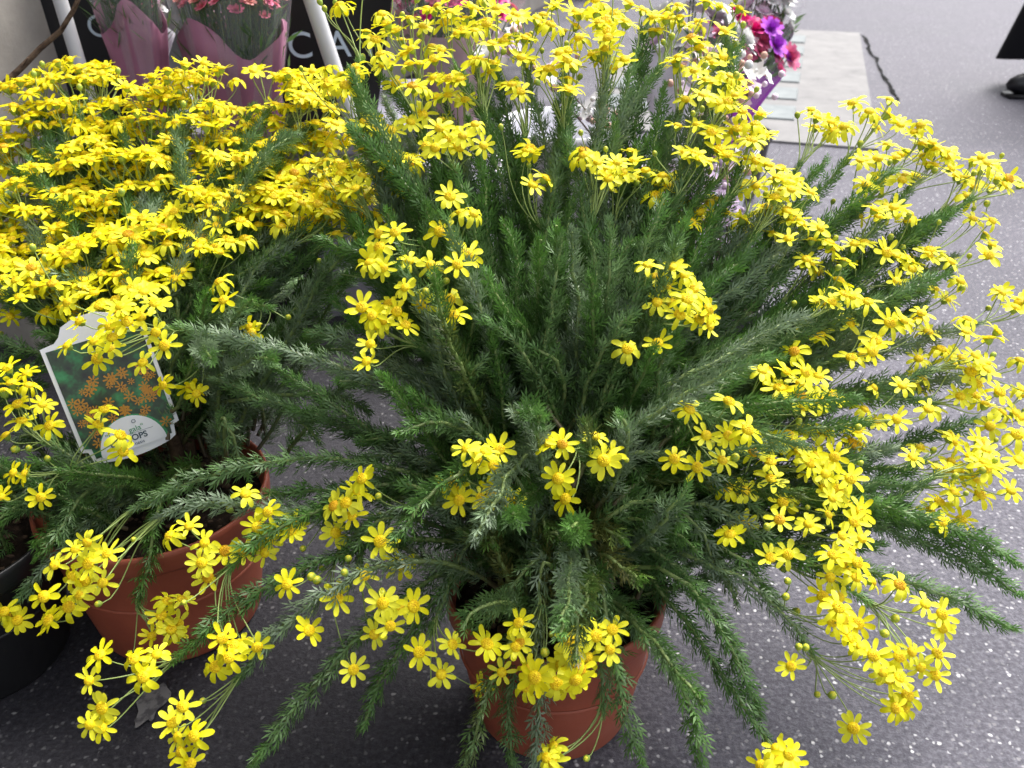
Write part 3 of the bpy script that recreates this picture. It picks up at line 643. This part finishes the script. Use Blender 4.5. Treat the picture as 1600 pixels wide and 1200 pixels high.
for x, y, dd in [(395, 165, .0), (372, 205, 0), (190, 200, -.02), (350, 720, .0), (385, 745, 0), (500, 690, .02), (330, 420, .02), (420, 440, .02), (140, 420, .02), (60, 520, .0), (10, 530, 0), (20, 820, -.06), (60, 870, -.04),
                (185, 990, -.06), (150, 840, -.03), (270, 330, .0), (450, 400, 0), (95, 140, 0), (250, 450, .03), (120, 600, .06), (60, 620, .05), (300, 500, .03), (210, 460, .03), (160, 420, .03), (40, 720, -.02), (10, 470, .02), (470, 470, .0), (540, 430, .05), (560, 500, .04), (500, 560, .03), (520, 380, .05), (590, 420, .08), (450, 540, .02), (400, 600, .03), (560, 350, .05), (480, 350, .03), (420, 360, .05), (360, 480, .03), (600, 360, .08)]:
    Bp.shoot(at(x, y, dB(x, y)+dd), arch=.07 if y > 600 else .03, clear=True)
for i in range(75):
    az = rng.uniform(0, 6.28); el = math.radians(rng.uniform(5, 80)); ln = rng.uniform(.16, .38) if el < .9 else rng.uniform(.14, .24)
    d = V(math.cos(az)*math.cos(el), math.sin(az)*math.cos(el), math.sin(el))
    if d[1] < -.5 and el < .6: continue
    Bp.shoot(Bp.base+V(0, 0, .08)+d*ln, arch=.02, start=.05, tint=(GREEN[0], OLD[0]) if rng.random() < .25 else None, clear=True)
Bp.finish()

# ------------------------------------------------------------------ shrub 3: black pot, mostly out of the picture
RIM3 = at(-95, 830, .98); POT3 = V(RIM3[0], RIM3[1], 0)
sh3 = thing('potted_shrub', 'daisy shrub in a black plastic pot against the shop wall', 'plant', tuple(POT3))
pot(sh3, .12, max(.12, min(.2, RIM3[2])), .09, 'black_plastic')
Cp = Shrub(sh3, (POT3[0], POT3[1], RIM3[2]-.02), .01)
Cp.trunk([Cp.base+V(.02, .02, .1), Cp.base+V(-.03, .03, .1)], .010)
for x, y, dd in [(15, 790, 0), (25, 700, .02), (-30, 640, .02), (30, 560, .04), (-60, 700, 0), (10, 860, 0), (-100, 600, 0), (-140, 700, 0), (-20, 520, .05), (40, 760, .0)]:
    Cp.shoot(at(x, y, .98+dd), arch=.05, clear=True)
for i in range(22):
    az = rng.uniform(0, 6.28); el = math.radians(rng.uniform(10, 80)); ln = rng.uniform(.12, .30)
    d = V(math.cos(az)*math.cos(el), math.sin(az)*math.cos(el), math.sin(el)); Cp.shoot(Cp.base+d*ln, arch=.02, clear=True)
for x, y in [(-40, 480), (-90, 450), (-150, 520), (-40, 960)]:
    Cp.cluster((x, y+30), [(x+rng.gauss(0, 26), y+rng.gauss(0, 18)) for _ in range(8)], 1.03, 1.03)
Cp.finish()

# ------------------------------------------------------------------ fallen leaves on the soil
def fallen(px, py, z, ln, label, spin):
    p = on_z(px, py, z); a = Acc()
    v = [[0, 0, 0], [ln*.3, ln*.14, .002], [ln*.7, ln*.13, .003], [ln, 0, .001], [ln*.7, -ln*.11, .002], [ln*.3, -ln*.13, .003]]
    top = [[x, y, zz+.0008] for x, y, zz in v]
    n = 6; a.add(v+top, [list(range(5, -1, -1)), list(range(6, 12))]); a.add(v+top, [[i, (i+1) % n, 6+(i+1) % n, 6+i] for i in range(n)])
    o = build('fallen_leaf', a, 'dry_leaf', None, smooth=False, mw=mat4(basis(V(.1, .1, 1), spin), p)); tag(o, label, 'leaf')
fallen(366, 718, .172, .024, 'yellow fallen leaf on dark soil below the picture tag', .2)
fallen(757, 940, .160, .036, 'brownish fallen leaf on soil in the large front shrub\'s pot', .3)

# ------------------------------------------------------------------ picture tag hanging in shrub 2
def text_acc(a, body, size, ox, oy, z, mi, bold=False):
    cu = bpy.data.curves.new('t', 'FONT'); cu.body = body; cu.size = size; cu.extrude = .00008 if not bold else .0001
    if bold: cu.offset = size*.022
    o = bpy.data.objects.new('t', cu); C.objects.link(o); bpy.context.view_layer.update()
    me = o.evaluated_get(bpy.context.evaluated_depsgraph_get()).to_mesh()
    v = np.array([x.co[:] for x in me.vertices]); 
    for p in me.polygons:
        pass
    by = {}
    for p in me.polygons: by.setdefault(len(p.vertices), []).append(list(p.vertices))
    v2 = v+V(ox, oy, z)
    for k_, fs in by.items(): a.add(v2, fs, mi)
    bpy.data.objects.remove(o); bpy.data.curves.remove(cu); return a
M['tag_white'] = mat('tag_white', (.74, .74, .78), .35)
m = M['tag_print'] = mat('tag_print', (.05, .12, .05), .3)
tc, nz, c = noise_col(m, 55, [(.35, (.02, .022, .02)), (.5, (.03, .06, .03)), (.62, (.03, .17, .06)), (.75, (.05, .26, .10))], 3)
M['tag_orange'] = mat('tag_orange', (.46, .20, .012), .35); M['tag_green'] = mat('tag_green', (.03, .24, .09), .35); M['tag_ink'] = mat('tag_ink', (.03, .06, .09), .4)
tp = at(178, 612, .95); tn = nrm(nrm(CAM-tp)+V(.12, -.25, -.12))
tx = nrm(np.cross(V(0, 0, 1), tn)); ty = np.cross(tn, tx); rot = math.radians(15)
rot = math.radians(6); tX = tx*math.cos(rot)+ty*math.sin(rot); tY = ty*math.cos(rot)-tx*math.sin(rot)
tagr = thing('plant_tag', 'white bordered plant tag with orange flower picture hanging among the stems', 'tag', tuple(tp))
tagr.rotation_euler = Matrix(np.stack([tX, tY, tn], 1).tolist()).to_euler()
def sheet(name, pts, z0, z1, m_, parent):
    n = len(pts); v = [[x, y, z0] for x, y in pts]+[[x, y, z1] for x, y in pts]
    a = Acc(); a.add(v, [list(range(n-1, -1, -1)), list(range(n, 2*n))]); a.add(v, [[i, (i+1) % n, n+(i+1) % n, n+i] for i in range(n)])
    return build(name, a, m_, parent, smooth=False)
W2, H2 = .051, .064
arc = [(W2*.84*math.cos(t), -H2-.006*math.sin(t)-.004) for t in np.linspace(math.pi, 0, 9)]
outl = [(-W2, -H2+.012), (-W2*.88, -H2+.010), (-W2*.84, -H2-.002)]+[(x, -H2-.003-.007*math.sin((i+1)/8*math.pi)) for i, x in enumerate(np.linspace(-W2*.7, W2*.7, 7))]+[(W2*.84, -H2-.002), (W2*.88, -H2+.010), (W2, -H2+.012),
        (W2, H2), (W2*.72, H2+.002), (W2*.60, H2+.007), (W2*.5, H2+.016), (W2*.2, H2+.022), (-W2*.2, H2+.022), (-W2*.5, H2+.016), (-W2*.60, H2+.007), (-W2*.72, H2+.002), (-W2, H2)]
card = sheet('card', outl, 0, .0009, 'tag_white', tagr)
pr = sheet('print', [(-W2+.004, -H2+.015), (-W2*.80, -H2+.013), (-W2*.78, -H2+.001), (W2*.78, -H2+.001), (W2*.80, -H2+.013), (W2-.004, -H2+.015), (W2-.004, H2-.004), (-W2+.004, H2-.004)], .0010, .0012, 'tag_print', card)
a = Acc()
for k in range(64):
    fx, fy = rng.uniform(-.042, .042), rng.uniform(-.050, .020)
    if fx*fx/.032**2+(fy+H2)**2/.036**2 < 1.1: continue
    sz = rng.uniform(.0035, .0062); sp = rng.uniform(0, 6)
    for j in range(7):
        th = sp+j*.9; c_, s_ = math.cos(th), math.sin(th)
        q = [(sz*.2, -sz*.10), (sz, -sz*.17), (sz*1.08, 0), (sz, sz*.17), (sz*.2, sz*.10)]
        a.add([[fx+x*c_-y*s_, fy+x*s_+y*c_, .0013+.000004*k] for x, y in q], [list(range(5))])
stuff(build('printed_flowers', a, 'tag_orange', card, smooth=False))
ea = [(.034*math.cos(t), -H2-.001+.036*math.sin(t)) for t in np.linspace(0, math.pi, 22)]
sheet('green_edge', [(x*1.05+.0008, y+.0012) for x, y in ea], .00125, .0014, 'tag_green', card)
sheet('text_panel', ea, .00145, .0017, 'tag_white', card)
a = Acc(); text_acc(a, 'O', .006, -.003+.008, -H2+.0255, .0019, 1); text_acc(a, '"L       gala"', .0085, -.024, -H2+.0165, .0019, 0)
text_acc(a, 'EURYOPS', .0092, -.0225, -H2+.0072, .0019, 1, True); text_acc(a, 'nesis', .0052, .001, -H2+.0018, .0019, 1)
build('lettering', a, ['tag_green', 'tag_ink'], card, smooth=False)
a = Acc(); box(a, (-.024, -H2+.0150, .0018), (.024, -H2+.0153, .0019)); build('rule_line', a, 'tag_ink', card, smooth=False)

# ------------------------------------------------------------------ the stall behind: table, black boxes, bouquets, poles
def oriented(x, y, z, yaw): return mat4(np.array([[math.cos(yaw), -math.sin(yaw), 0], [math.sin(yaw), math.cos(yaw), 0], [0, 0, 1]]), (x, y, z))
def tapered_box(loc, yaw, wt, wb, h, dp, label, text, tsize, tx0, tz):
    o = thing('flower_box', label, 'box', loc); o.rotation_euler = (0, 0, yaw)
    v = [[-wb, -dp*.35, 0], [wb, -dp*.35, 0], [wb, dp*.35, 0], [-wb, dp*.35, 0], [-wt, -dp*.5, h], [wt, -dp*.5, h], [wt, dp*.5, h], [-wt, dp*.5, h]]
    a = Acc(); a.add(v, BOXF); bb = build('body', a, 'black_card', o, smooth=False)
    ang = math.atan2(dp*.15, h); Rx = np.array([[1, 0, 0], [0, -math.sin(ang), -math.cos(ang)], [0, math.cos(ang), -math.sin(ang)]])
    for ci, ch in enumerate(text.split()):
        t = Acc(); text_acc(t, ch, tsize, ci*tsize*1.06, 0, 0, 0)
        for i in range(len(t.v)): t.v[i] = t.v[i]@Rx.T+V(tx0, -dp*.35-dp*.15*tz/h-.0015, tz)
        build('letter', t, 'white_ink', bb, smooth=False)
    a = Acc(); box(a, (-wt-.004, -dp*.5-.004, h), (wt+.004, dp*.5+.004, h+.008)); build('rim', a, 'black_card', o, smooth=False)
    return o
# crate table
tb = thing('display_crate', 'pale grey crate carrying the black lettered boxes', 'crate', (-.46, 1.86, 0)); tb.rotation_euler = (0, 0, .10)
a = Acc(); box(a, (-.40, -.20, 0), (.26, .20, .34)); build('body', a, 'crate_grey', tb, smooth=False)
a = Acc(); box(a, (-.415, -.215, .341), (.275, .215, .385)); build('lid', a, 'crate_grey', tb, smooth=False)
p = on_y(170, 60, 1.78)
tapered_box((p[0], 1.80, .386), .06, .150, .085, .30, .16, 'black lettered flower box on crate beside the grey shop pier', 'C A', .055, -.018, .150)
p = on_y(505, 70, 1.74)
tapered_box((p[0], 1.78, .386), .16, .135, .080, .27, .16, 'black lettered flower box on crate behind the white slanting pole', 'C A I', .066, -.070, .118)
# wrapped bouquets
def blossom_acc(rn, r, seed):
    q = random.Random(seed); a = Acc()
    for ring, (n, rr, tilt) in enumerate([(4, .35, 1.2), (6, .65, .8), (8, 1.0, .35)]):
        for k in range(n):
            th = 2*math.pi*k/n+ring*.4+q.uniform(-.1, .1); c, s = math.cos(th), math.sin(th); ln = r*rr
            v = []
            for t, wd in ((.1, .25), (.55, .55), (1, .32)):
                rad = ln*t*math.cos(tilt*.8); z = r*.55*t*math.sin(tilt+.2)
                for sx in (-1, 1): v.append([rad, sx*wd*r*.55, z+.0005*ring])
            v = np.array(v); v = np.stack([v[:, 0]*c-v[:, 1]*s, v[:, 0]*s+v[:, 1]*c, v[:, 2]], 1)
            a.add(v, [[0, 1, 3, 2], [2, 3, 5, 4]])
    return a
BLO = {}
def blossom_mesh(color, r):
    k = (color, round(r, 4))
    if k not in BLO: BLO[k] = [blossom_acc(1, r, s).mesh('blossom', ['b_'+color]) for s in (1, 2, 3)]
    return rng.choice(BLO[k])
def bouquet(name, base, axis, h, rt, wrap, label, cols, nb, br, cello=True, spread=1.0, flat=.6, dome=.35, lift=0.0, seed=3, group=None):
    """paper cone standing on base along axis, flowers in its mouth, clear sleeve round it"""
    q = random.Random(seed); R = basis(axis, 1.2)
    o = thing(name, label, 'bouquet', tuple(base), group); o.rotation_euler = Matrix(R.tolist()).to_euler()
    def wob(v, th):
        k = np.linspace(0, 1, v.shape[0])[:, None]
        f = 1+k*(.10*np.sin(3*th+seed)+.09*np.sin(7*th+2*seed))
        v[..., 0] *= f; v[..., 1] *= f*flat; v[..., 2] += k*.05*h*np.sin(4*th+seed)*(k > .8); return v
    prof = [(rt*(.18+.82*t**1.1), h*t) for t in np.linspace(0, 1, 9)]
    a = Acc(); lathe(a, prof+[(r_-.002, z_) for r_, z_ in prof[::-1]], 44, wob=lambda v, th: wob_full(v, th, q, seed, flat, h)); build('wrapper', a, wrap, o)
    if cello:
        prof = [(rt*(.22+.95*t), h*(.15+1.05*t)) for t in np.linspace(0, 1, 7)]
        a = Acc(); lathe(a, prof, 44, wob=lambda v, th: wob_full(v, th, q, seed+1, flat, h)); build('cellophane_sleeve', a, 'cellophane', o)
    a = Acc()
    for k in range(nb):
        rr = rt*spread*.92*math.sqrt((k+.5)/nb); th = k*2.39996+q.uniform(-.2, .2)
        x, y = rr*math.cos(th), rr*math.sin(th)*flat; z = h*(1.0+dome*(1-(rr/(rt*spread))**2))+lift+q.gauss(0, .014)
        tube(a, np.array([[x*.2, y*.2, h*.4], [x*.6, y*.6, h*.75], [x, y, z]]), .0015, 4, 0, V(.06, .12, .04), cap=False)
        link('blossom', blossom_mesh(q.choice(cols), br*q.choice([.8, 1, 1.15])), o, mw=mat4(basis(nrm(V(x*2, y*2, .12+q.random()*.1))+V(q.gauss(0, .2), q.gauss(0, .2), 0)), (x, y, z)))
    build('flower_stems', a, 'stalk', o)
    a = Acc()
    for k in range(nb*3):                                     # greenery between the flowers
        x, y = q.uniform(-1, 1)*rt*.85, q.uniform(-1, 1)*rt*.85*flat; z = h*q.uniform(.86, 1.12); d = nrm(V(q.gauss(0, .6), q.gauss(0, .6), .8)); s = nrm(np.cross(d, V(.3, .5, .1)))
        p = V(x, y, z); a.add([p, p+d*.02+s*.004, p+d*.045, p+d*.02-s*.004], [[0, 1, 2, 3]], 0, GREEN[1]*q.uniform(.6, 1.3))
    stuff(build('greenery', a, 'leaf', o))
    return o
def wob_full(v, th, q, seed, flat, h):
    z = v[..., 2]/h; k = np.clip(z, 0, 1.2)
    f = 1+k*(.10*np.sin(3*th+seed)+.08*np.sin(8*th+2*seed))
    v[..., 0] *= f; v[..., 1] *= f*flat; v[..., 2] += np.clip((k-.75)/.25, 0, 1)*.07*h*np.sin(3*th+seed*1.7); return v
p = on_y(232, 110, 1.62)
bouquet('wrapped_bouquet', (p[0]+.0, 1.60, .19), (-.02, .04, 1), .40, .064, 'mauve_paper', 'pink bouquet in folded mauve paper between the black box and the wide mauve bouquet', ['pink', 'coral', 'rose', 'pink'], 60, .011, dome=.06, spread=1.05, lift=.055, seed=3)
p = on_y(345, 130, 1.56)
bouquet('wrapped_bouquet', (p[0]+.02, 1.56, .135), (.02, .03, 1), .43, .095, 'mauve_paper', 'wide pink bouquet in plum mauve paper and clear cellophane', ['pink', 'pink', 'coral', 'rose'], 110, .012, dome=.08, spread=1.15, lift=.05, seed=8)
p = on_y(205, 110, 1.70)
bouquet('wrapped_bouquet', (p[0]+.02, 1.70, .386), (.05, .08, 1), .17, .06, 'white_paper', 'small white paper cone bouquet tucked beside the black box', ['pink', 'white'], 14, .014, seed=5)
p = on_y(450, 40, 1.64)
bouquet('wrapped_bouquet', (p[0], 1.98, .386), (-.05, .02, 1), .20, .11, 'pale_mauve', 'pale pink bouquet in clear cellophane above the white slanting pole', ['pink', 'pinkwhite', 'coral'], 34, .017, seed=13)
p = on_z(1150, 175)
bq = on_y(1165, 60, 2.25)
bouquet('wrapped_bouquet', (bq[0]-.05, 2.22, .14), (.12, .02, 1), .25, .10, 'purple_paper', 'magenta and purple bouquet in clear sleeve standing by the pavement glass blocks', ['magenta', 'magenta', 'violet', 'rose'], 46, .030, dome=.40, spread=1.3, seed=21)
bq = on_y(1222, 30, 2.40)
bouquet('wrapped_bouquet', (bq[0]-.07, 2.42, .14), (.10, .03, 1), .30, .08, 'white_paper', 'white pompom bouquet next to the magenta bouquet', ['white', 'white', 'pinkwhite'], 26, .026, seed=22)
bq = on_y(1080, 60, 1.95)
bouquet('wrapped_bouquet', (bq[0], 1.95, .16), (.02, .04, 1), .30, .11, 'white_paper', 'white and pale pink bouquet in white paper beside the magenta bouquet', ['pinkwhite', 'white', 'white'], 22, .036, seed=23)
bq = on_y(700, 20, 2.0)
bouquet('wrapped_bouquet', (bq[0], 2.0, .20), (.02, .02, 1), .32, .12, 'pale_mauve', 'red pink bouquet in pale mauve paper behind the large shrub', ['rose', 'magenta', 'pink'], 50, .020, spread=1.3, seed=24)
# buckets the bouquets stand in
def bucket(loc, r, h, m_, label):
    o = thing('flower_bucket', label, 'bucket', loc)
    a = Acc(); lathe(a, [(.001, .003), (r*.78, .0), (r*.8, .004), (r*.98, h-.02), (r*1.03, h-.018), (r*1.04, h), (r, h), (r*.97, h-.02), (r*.78, .01), (.001, .01)], 40); build('body', a, m_, o)
    a = Acc(); th = np.linspace(math.pi, 2*math.pi, 18); tube(a, np.stack([r*1.05*np.cos(th), r*.25*np.sin(th)-r*.9, h*.9+r*.55*np.sin(th)], 1), .002, 5); build('handle', a, 'white_paint', o)
    return o
bucket((-.47, 1.60, 0), .10, .2, 'black_plastic', 'black bucket under the narrow mauve bouquet')
q = on_y(345, 130, 1.56); bucket((q[0]+.02, 1.56, 0), .10, .16, 'black_plastic', 'black bucket under the wide plum mauve bouquet')
q = on_y(450, 40, 1.64)
q = on_y(1165, 60, 2.25); bucket((q[0]-.06, 2.24, .0085), .12, .19, 'white_foam', 'white bucket under the magenta bouquet')
q = on_y(1222, 30, 2.40); bucket((q[0]-.075, 2.44, .0085), .10, .17, 'black_plastic', 'black bucket under the white pompom bouquet')
q = on_y(1080, 60, 1.95); bucket((q[0], 1.96, 0), .11, .20, 'white_foam', 'white bucket under the white and pale pink bouquet')
q = on_y(700, 20, 2.0); bucket((q[0], 2.01, 0), .11, .22, 'white_foam', 'white bucket under the red pink bouquet')
q = on_y(880, 230, 1.62); bucket((q[0], 1.66, 0), .115, .40, 'white_foam', 'tall empty white bucket behind the middle of the large shrub')
# slanting white poles of the stall
def pole(p0, p1, r, label):
    """p0 on the ground, p1 the top"""
    o = thing('stall_pole', label, 'pole', tuple(p0)); a = Acc(); d = np.array(p1)-np.array(p0)
    tube(a, np.array([d*t for t in np.linspace(0, 1, 8)]), r, 14, 0); build('tube', a, 'white_paint', o)
    a = Acc(); tube(a, np.array([d*-.004, d*.02]), r*1.25, 14); build('foot_cap', a, 'black_plastic', o)
def pole_px(t, b, Y, r, label):
    A_, B_ = on_y(*t, Y), on_y(*b, Y); d = nrm(A_-B_); pole(B_-d*(B_[2]/d[2]), A_+d*1.1, r, label)
pole_px((487, 0), (558, 215), 1.48, .0125, 'white slanting pole in front of the lettered black box')
pole_px((94, 0), (121, 90), 1.55, .0115, 'white slanting pole beside the grey stone pier')
# bare twig leaning against the shop front
o = thing('bare_twig', 'bare brown twig slanting in front of the stone pier', 'twig'); 
tw = [on_y(x, y, Y) for x, y, Y in [(-160, 330, 1.15), (-60, 200, 1.30), (0, 137, 1.36), (35, 104, 1.38), (62, 76, 1.40), (95, 48, 1.41), (115, 15, 1.42), (128, -15, 1.43), (150, -80, 1.45)]]
tw = [V(tw[0][0]-.02, tw[0][1]-.05, 0.0)]+tw
a = Acc(); tube(a, np.array(tw), np.linspace(.006, .0028, len(tw)), 7); o.location = tuple(tw[0]); a.v = [v_-tw[0] for v_ in a.v]; build('stem', a, 'bark', o)
for k in (4, 6, 7):
    a = Acc(); b0 = tw[k]-tw[0]; tube(a, np.array([b0, b0+V(.008, -.004, .006), b0+V(.014, -.006, .013)]), [.002, .0016, .0006], 5); build('twig_spur', a, 'bark', o)

# ------------------------------------------------------------------ waxflower and heath plants behind
def budplant(loc, label, r, h, tips, cols, open_cols, n_b, br, seed, potc='black_plastic', name='waxflower_plant', needle=.02):
    q = random.Random(seed); o = thing(name, label, 'plant', loc); pot(o, .09, .14, .07, potc)
    B = V(0, 0, .12); loc = np.array(loc)
    bm = {c: (lambda a: a.mesh('bud', ['b_'+c]))(ball(Acc(), (0, 0, 0), br, 7, 5)) for c in cols}
    pm = {c: None for c in open_cols}
    for c in open_cols:
        a = Acc()
        for k in range(5):
            th = k*1.2566; cc, ss = math.cos(th), math.sin(th); v = np.array([[.001, -.0015, 0], [.5, -.42, .15], [1, 0, .2], [.5, .42, .15], [.001, .0015, 0]])*br*2.4
            a.add(np.stack([v[:, 0]*cc-v[:, 1]*ss, v[:, 0]*ss+v[:, 1]*cc, v[:, 2]], 1), [[0, 1, 2, 3, 4]])
        ball(a, (0, 0, 0), br*.45, 6, 4); pm[c] = a.mesh('blossom', ['b_'+c])
    per = max(3, n_b//len(tips))
    for tp_ in tips:
        tl = np.array(tp_)-loc; pts = bez(B+V(q.gauss(0, .02), q.gauss(0, .02), 0), B+(tl-B)*.3+V(0, 0, .05), B+(tl-B)*.7+V(0, 0, .03), tl, 16)
        a = Acc(); tube(a, pts, np.linspace(.0022, .001, 16), 5, 0, V(.10, .05, .035)); st = build('stem', a, 'stalk', o)
        a = Acc()
        for k in range(int(90)):
            u = q.uniform(.25, 1); i = min(14, int(u*15)); p = pts[i]+(pts[i+1]-pts[i])*q.random(); d = nrm(nrm(pts[i+1]-pts[i])*.7+V(q.gauss(0, 1), q.gauss(0, 1), q.gauss(0, 1))*.5); s = nrm(np.cross(d, V(.3, .4, .2)))*.0007
            ln = needle*q.uniform(.6, 1.2); a.add([p, p+d*ln*.5+s, p+d*ln, p+d*ln*.5-s], [[0, 1, 2, 3]], 0, V(.05, .10, .035)*q.uniform(.7, 1.4))
        stuff(build('needles', a, 'leaf', st))
        for k in range(per):
            p = tl+V(q.gauss(0, r), q.gauss(0, r), q.gauss(0, r*.8))
            if q.random() < .75 or not open_cols: link('bud', bm[q.choice(cols)], o, mw=mat4(basis(V(q.gauss(0, 1), q.gauss(0, 1), 1)), p, q.uniform(.7, 1.15)))
            else: link('blossom', pm[q.choice(open_cols)], o, mw=mat4(basis(V(q.gauss(0, .5), -.6, .8)), p, q.uniform(.8, 1.2)))
    return o
wp = on_z(1100, 330, .15)
tips = [on_y(x, y, Y) for x, y, Y in [(1150, 110, 1.42), (1170, 140, 1.44), (1120, 95, 1.46), (1105, 180, 1.42), (1140, 195, 1.40), (1020, 360, 1.40), (1045, 350, 1.38), (1130, 240, 1.42), (1080, 130, 1.46), (1160, 270, 1.42), (1090, 90, 1.5), (870, 120, 1.5), (940, 180, 1.5), (790, 60, 1.5), (1000, 330, 1.42)]]
budplant((.36, 1.46, 0), 'waxflower plant with white and peach buds behind the large shrub', .019, .3, tips, ['peach', 'white', 'peach', 'pinkwhite'], ['white', 'pinkwhite'], 260, .0062, 4)
tips = [on_y(x, y, 1.40+rng.uniform(-.04, .06)) for x, y in [(1080, 280), (1095, 300), (1060, 320), (1110, 290), (1075, 340), (1100, 340), (1050, 300), (1120, 320), (1065, 265), (1030, 290)]]
budplant((.27, 1.36, 0), 'lilac heath plant below the peach and white waxflowers', .022, .3, tips, ['lilac', 'lilac', 'pinkwhite'], ['lilac'], 280, .0042, 6, name='heath_plant', needle=.012)

# ------------------------------------------------------------------ passer-by in a long black coat at the right edge
def person():
    g = on_z(1604, 142); px, py = g[0]+.29, g[1]-.02
    o = thing('person', 'person in long flared black coat and dark shoes walking on the asphalt', 'person', (px, py, 0))
    # body: one continuous skinned figure
    J = dict(pel=(0, 0, .92), chest=(0, 0, 1.25), neck=(0, 0, 1.46), head=(.0, 0, 1.56), top=(0, 0, 1.68),
             hl=(-.02, -.09, .90), kl=(-.10, -.09, .50), al=(-.24, -.09, .10), tl=(-.37, -.09, .03), hr=(.02, .09, .90), kr=(.06, .09, .50), ar=(.22, .09, .13), tr=(.09, .09, .04),
             sl=(0, -.18, 1.40), el=(.05, -.23, 1.13), wl=(-.06, -.22, .90), fl=(-.10, -.21, .80), sr=(0, .18, 1.40), er=(-.02, .23, 1.13), wr=(-.14, .22, .93), fr=(-.20, .21, .84))
    names = list(J); ed = [('pel', 'chest'), ('chest', 'neck'), ('neck', 'head'), ('head', 'top'), ('pel', 'hl'), ('hl', 'kl'), ('kl', 'al'), ('al', 'tl'), ('pel', 'hr'), ('hr', 'kr'), ('kr', 'ar'), ('ar', 'tr'),
                           ('chest', 'sl'), ('sl', 'el'), ('el', 'wl'), ('wl', 'fl'), ('chest', 'sr'), ('sr', 'er'), ('er', 'wr'), ('wr', 'fr')]
    rad = dict(pel=.13, chest=.14, neck=.055, head=.085, top=.07, hl=.085, kl=.055, al=.04, tl=.035, hr=.085, kr=.055, ar=.04, tr=.035, sl=.06, el=.042, wl=.03, fl=.03, sr=.06, er=.042, wr=.03, fr=.03)
    me = bpy.data.meshes.new('body'); me.from_pydata([J[n] for n in names], [(names.index(a_), names.index(b_)) for a_, b_ in ed], [])
    bo = link('body', me, o); bo.modifiers.new('s', 'SKIN'); sub = bo.modifiers.new('u', 'SUBSURF'); sub.levels = 1; sub.render_levels = 1
    for i, n in enumerate(names): me.skin_vertices[0].data[i].radius = (rad[n],)*2
    me.skin_vertices[0].data[0].use_root = True; me.materials.append(M['skin'])
    def wobc(v, th):
        z = v[..., 2]; k = np.clip((1.0-z)/.85, 0, 1)
        f = 1+k*(.10*np.sin(5*th+.6)+.07*np.sin(9*th)); v[..., 0] = v[..., 0]*f-k*.06; v[..., 1] *= f*.85; v[..., 2] += (z < .2)*.012*np.sin(4*th); return v
    a = Acc(); pr = [(.335, .125), (.30, .35), (.245, .62), (.19, .92), (.165, 1.08), (.19, 1.28), (.19, 1.40), (.09, 1.47), (.075, 1.50)]
    lathe(a, pr+[(r_-.006, z_) for r_, z_ in pr[::-1]], 60, wob=wobc); build('coat', a, 'coat', o)
    for s in (-1, 1):
        sh, el, wr = (J['sl'], J['el'], J['wl']) if s < 0 else (J['sr'], J['er'], J['wr'])
        a = Acc(); tube(a, np.array([sh, el, wr]), [.085, .066, .055], 12); build('sleeve', a, 'coat', o)
        an = J['al'] if s < 0 else J['ar']
        sc = Acc(); zf = 0.0
        ball(sc, (an[0]-.075, an[1], .050), .06, 14, 8, 0, (2.1, .72, .80)); sc.v[0][:, 2] = np.maximum(sc.v[0][:, 2], .012)
        box(sc, (an[0]-.19, an[1]-.038, 0), (an[0]+.035, an[1]+.038, .014)); ball(sc, (an[0]+.0, an[1], .10), .048, 12, 6, 0, (1, .9, 1.6))
        build('shoe', sc, 'shoe', o)
    a = Acc(); ball(a, (.02, 0, 1.61), .108, 16, 10, 0, (1.05, .92, 1.1)); build('hair', a, 'hair', o)
person()
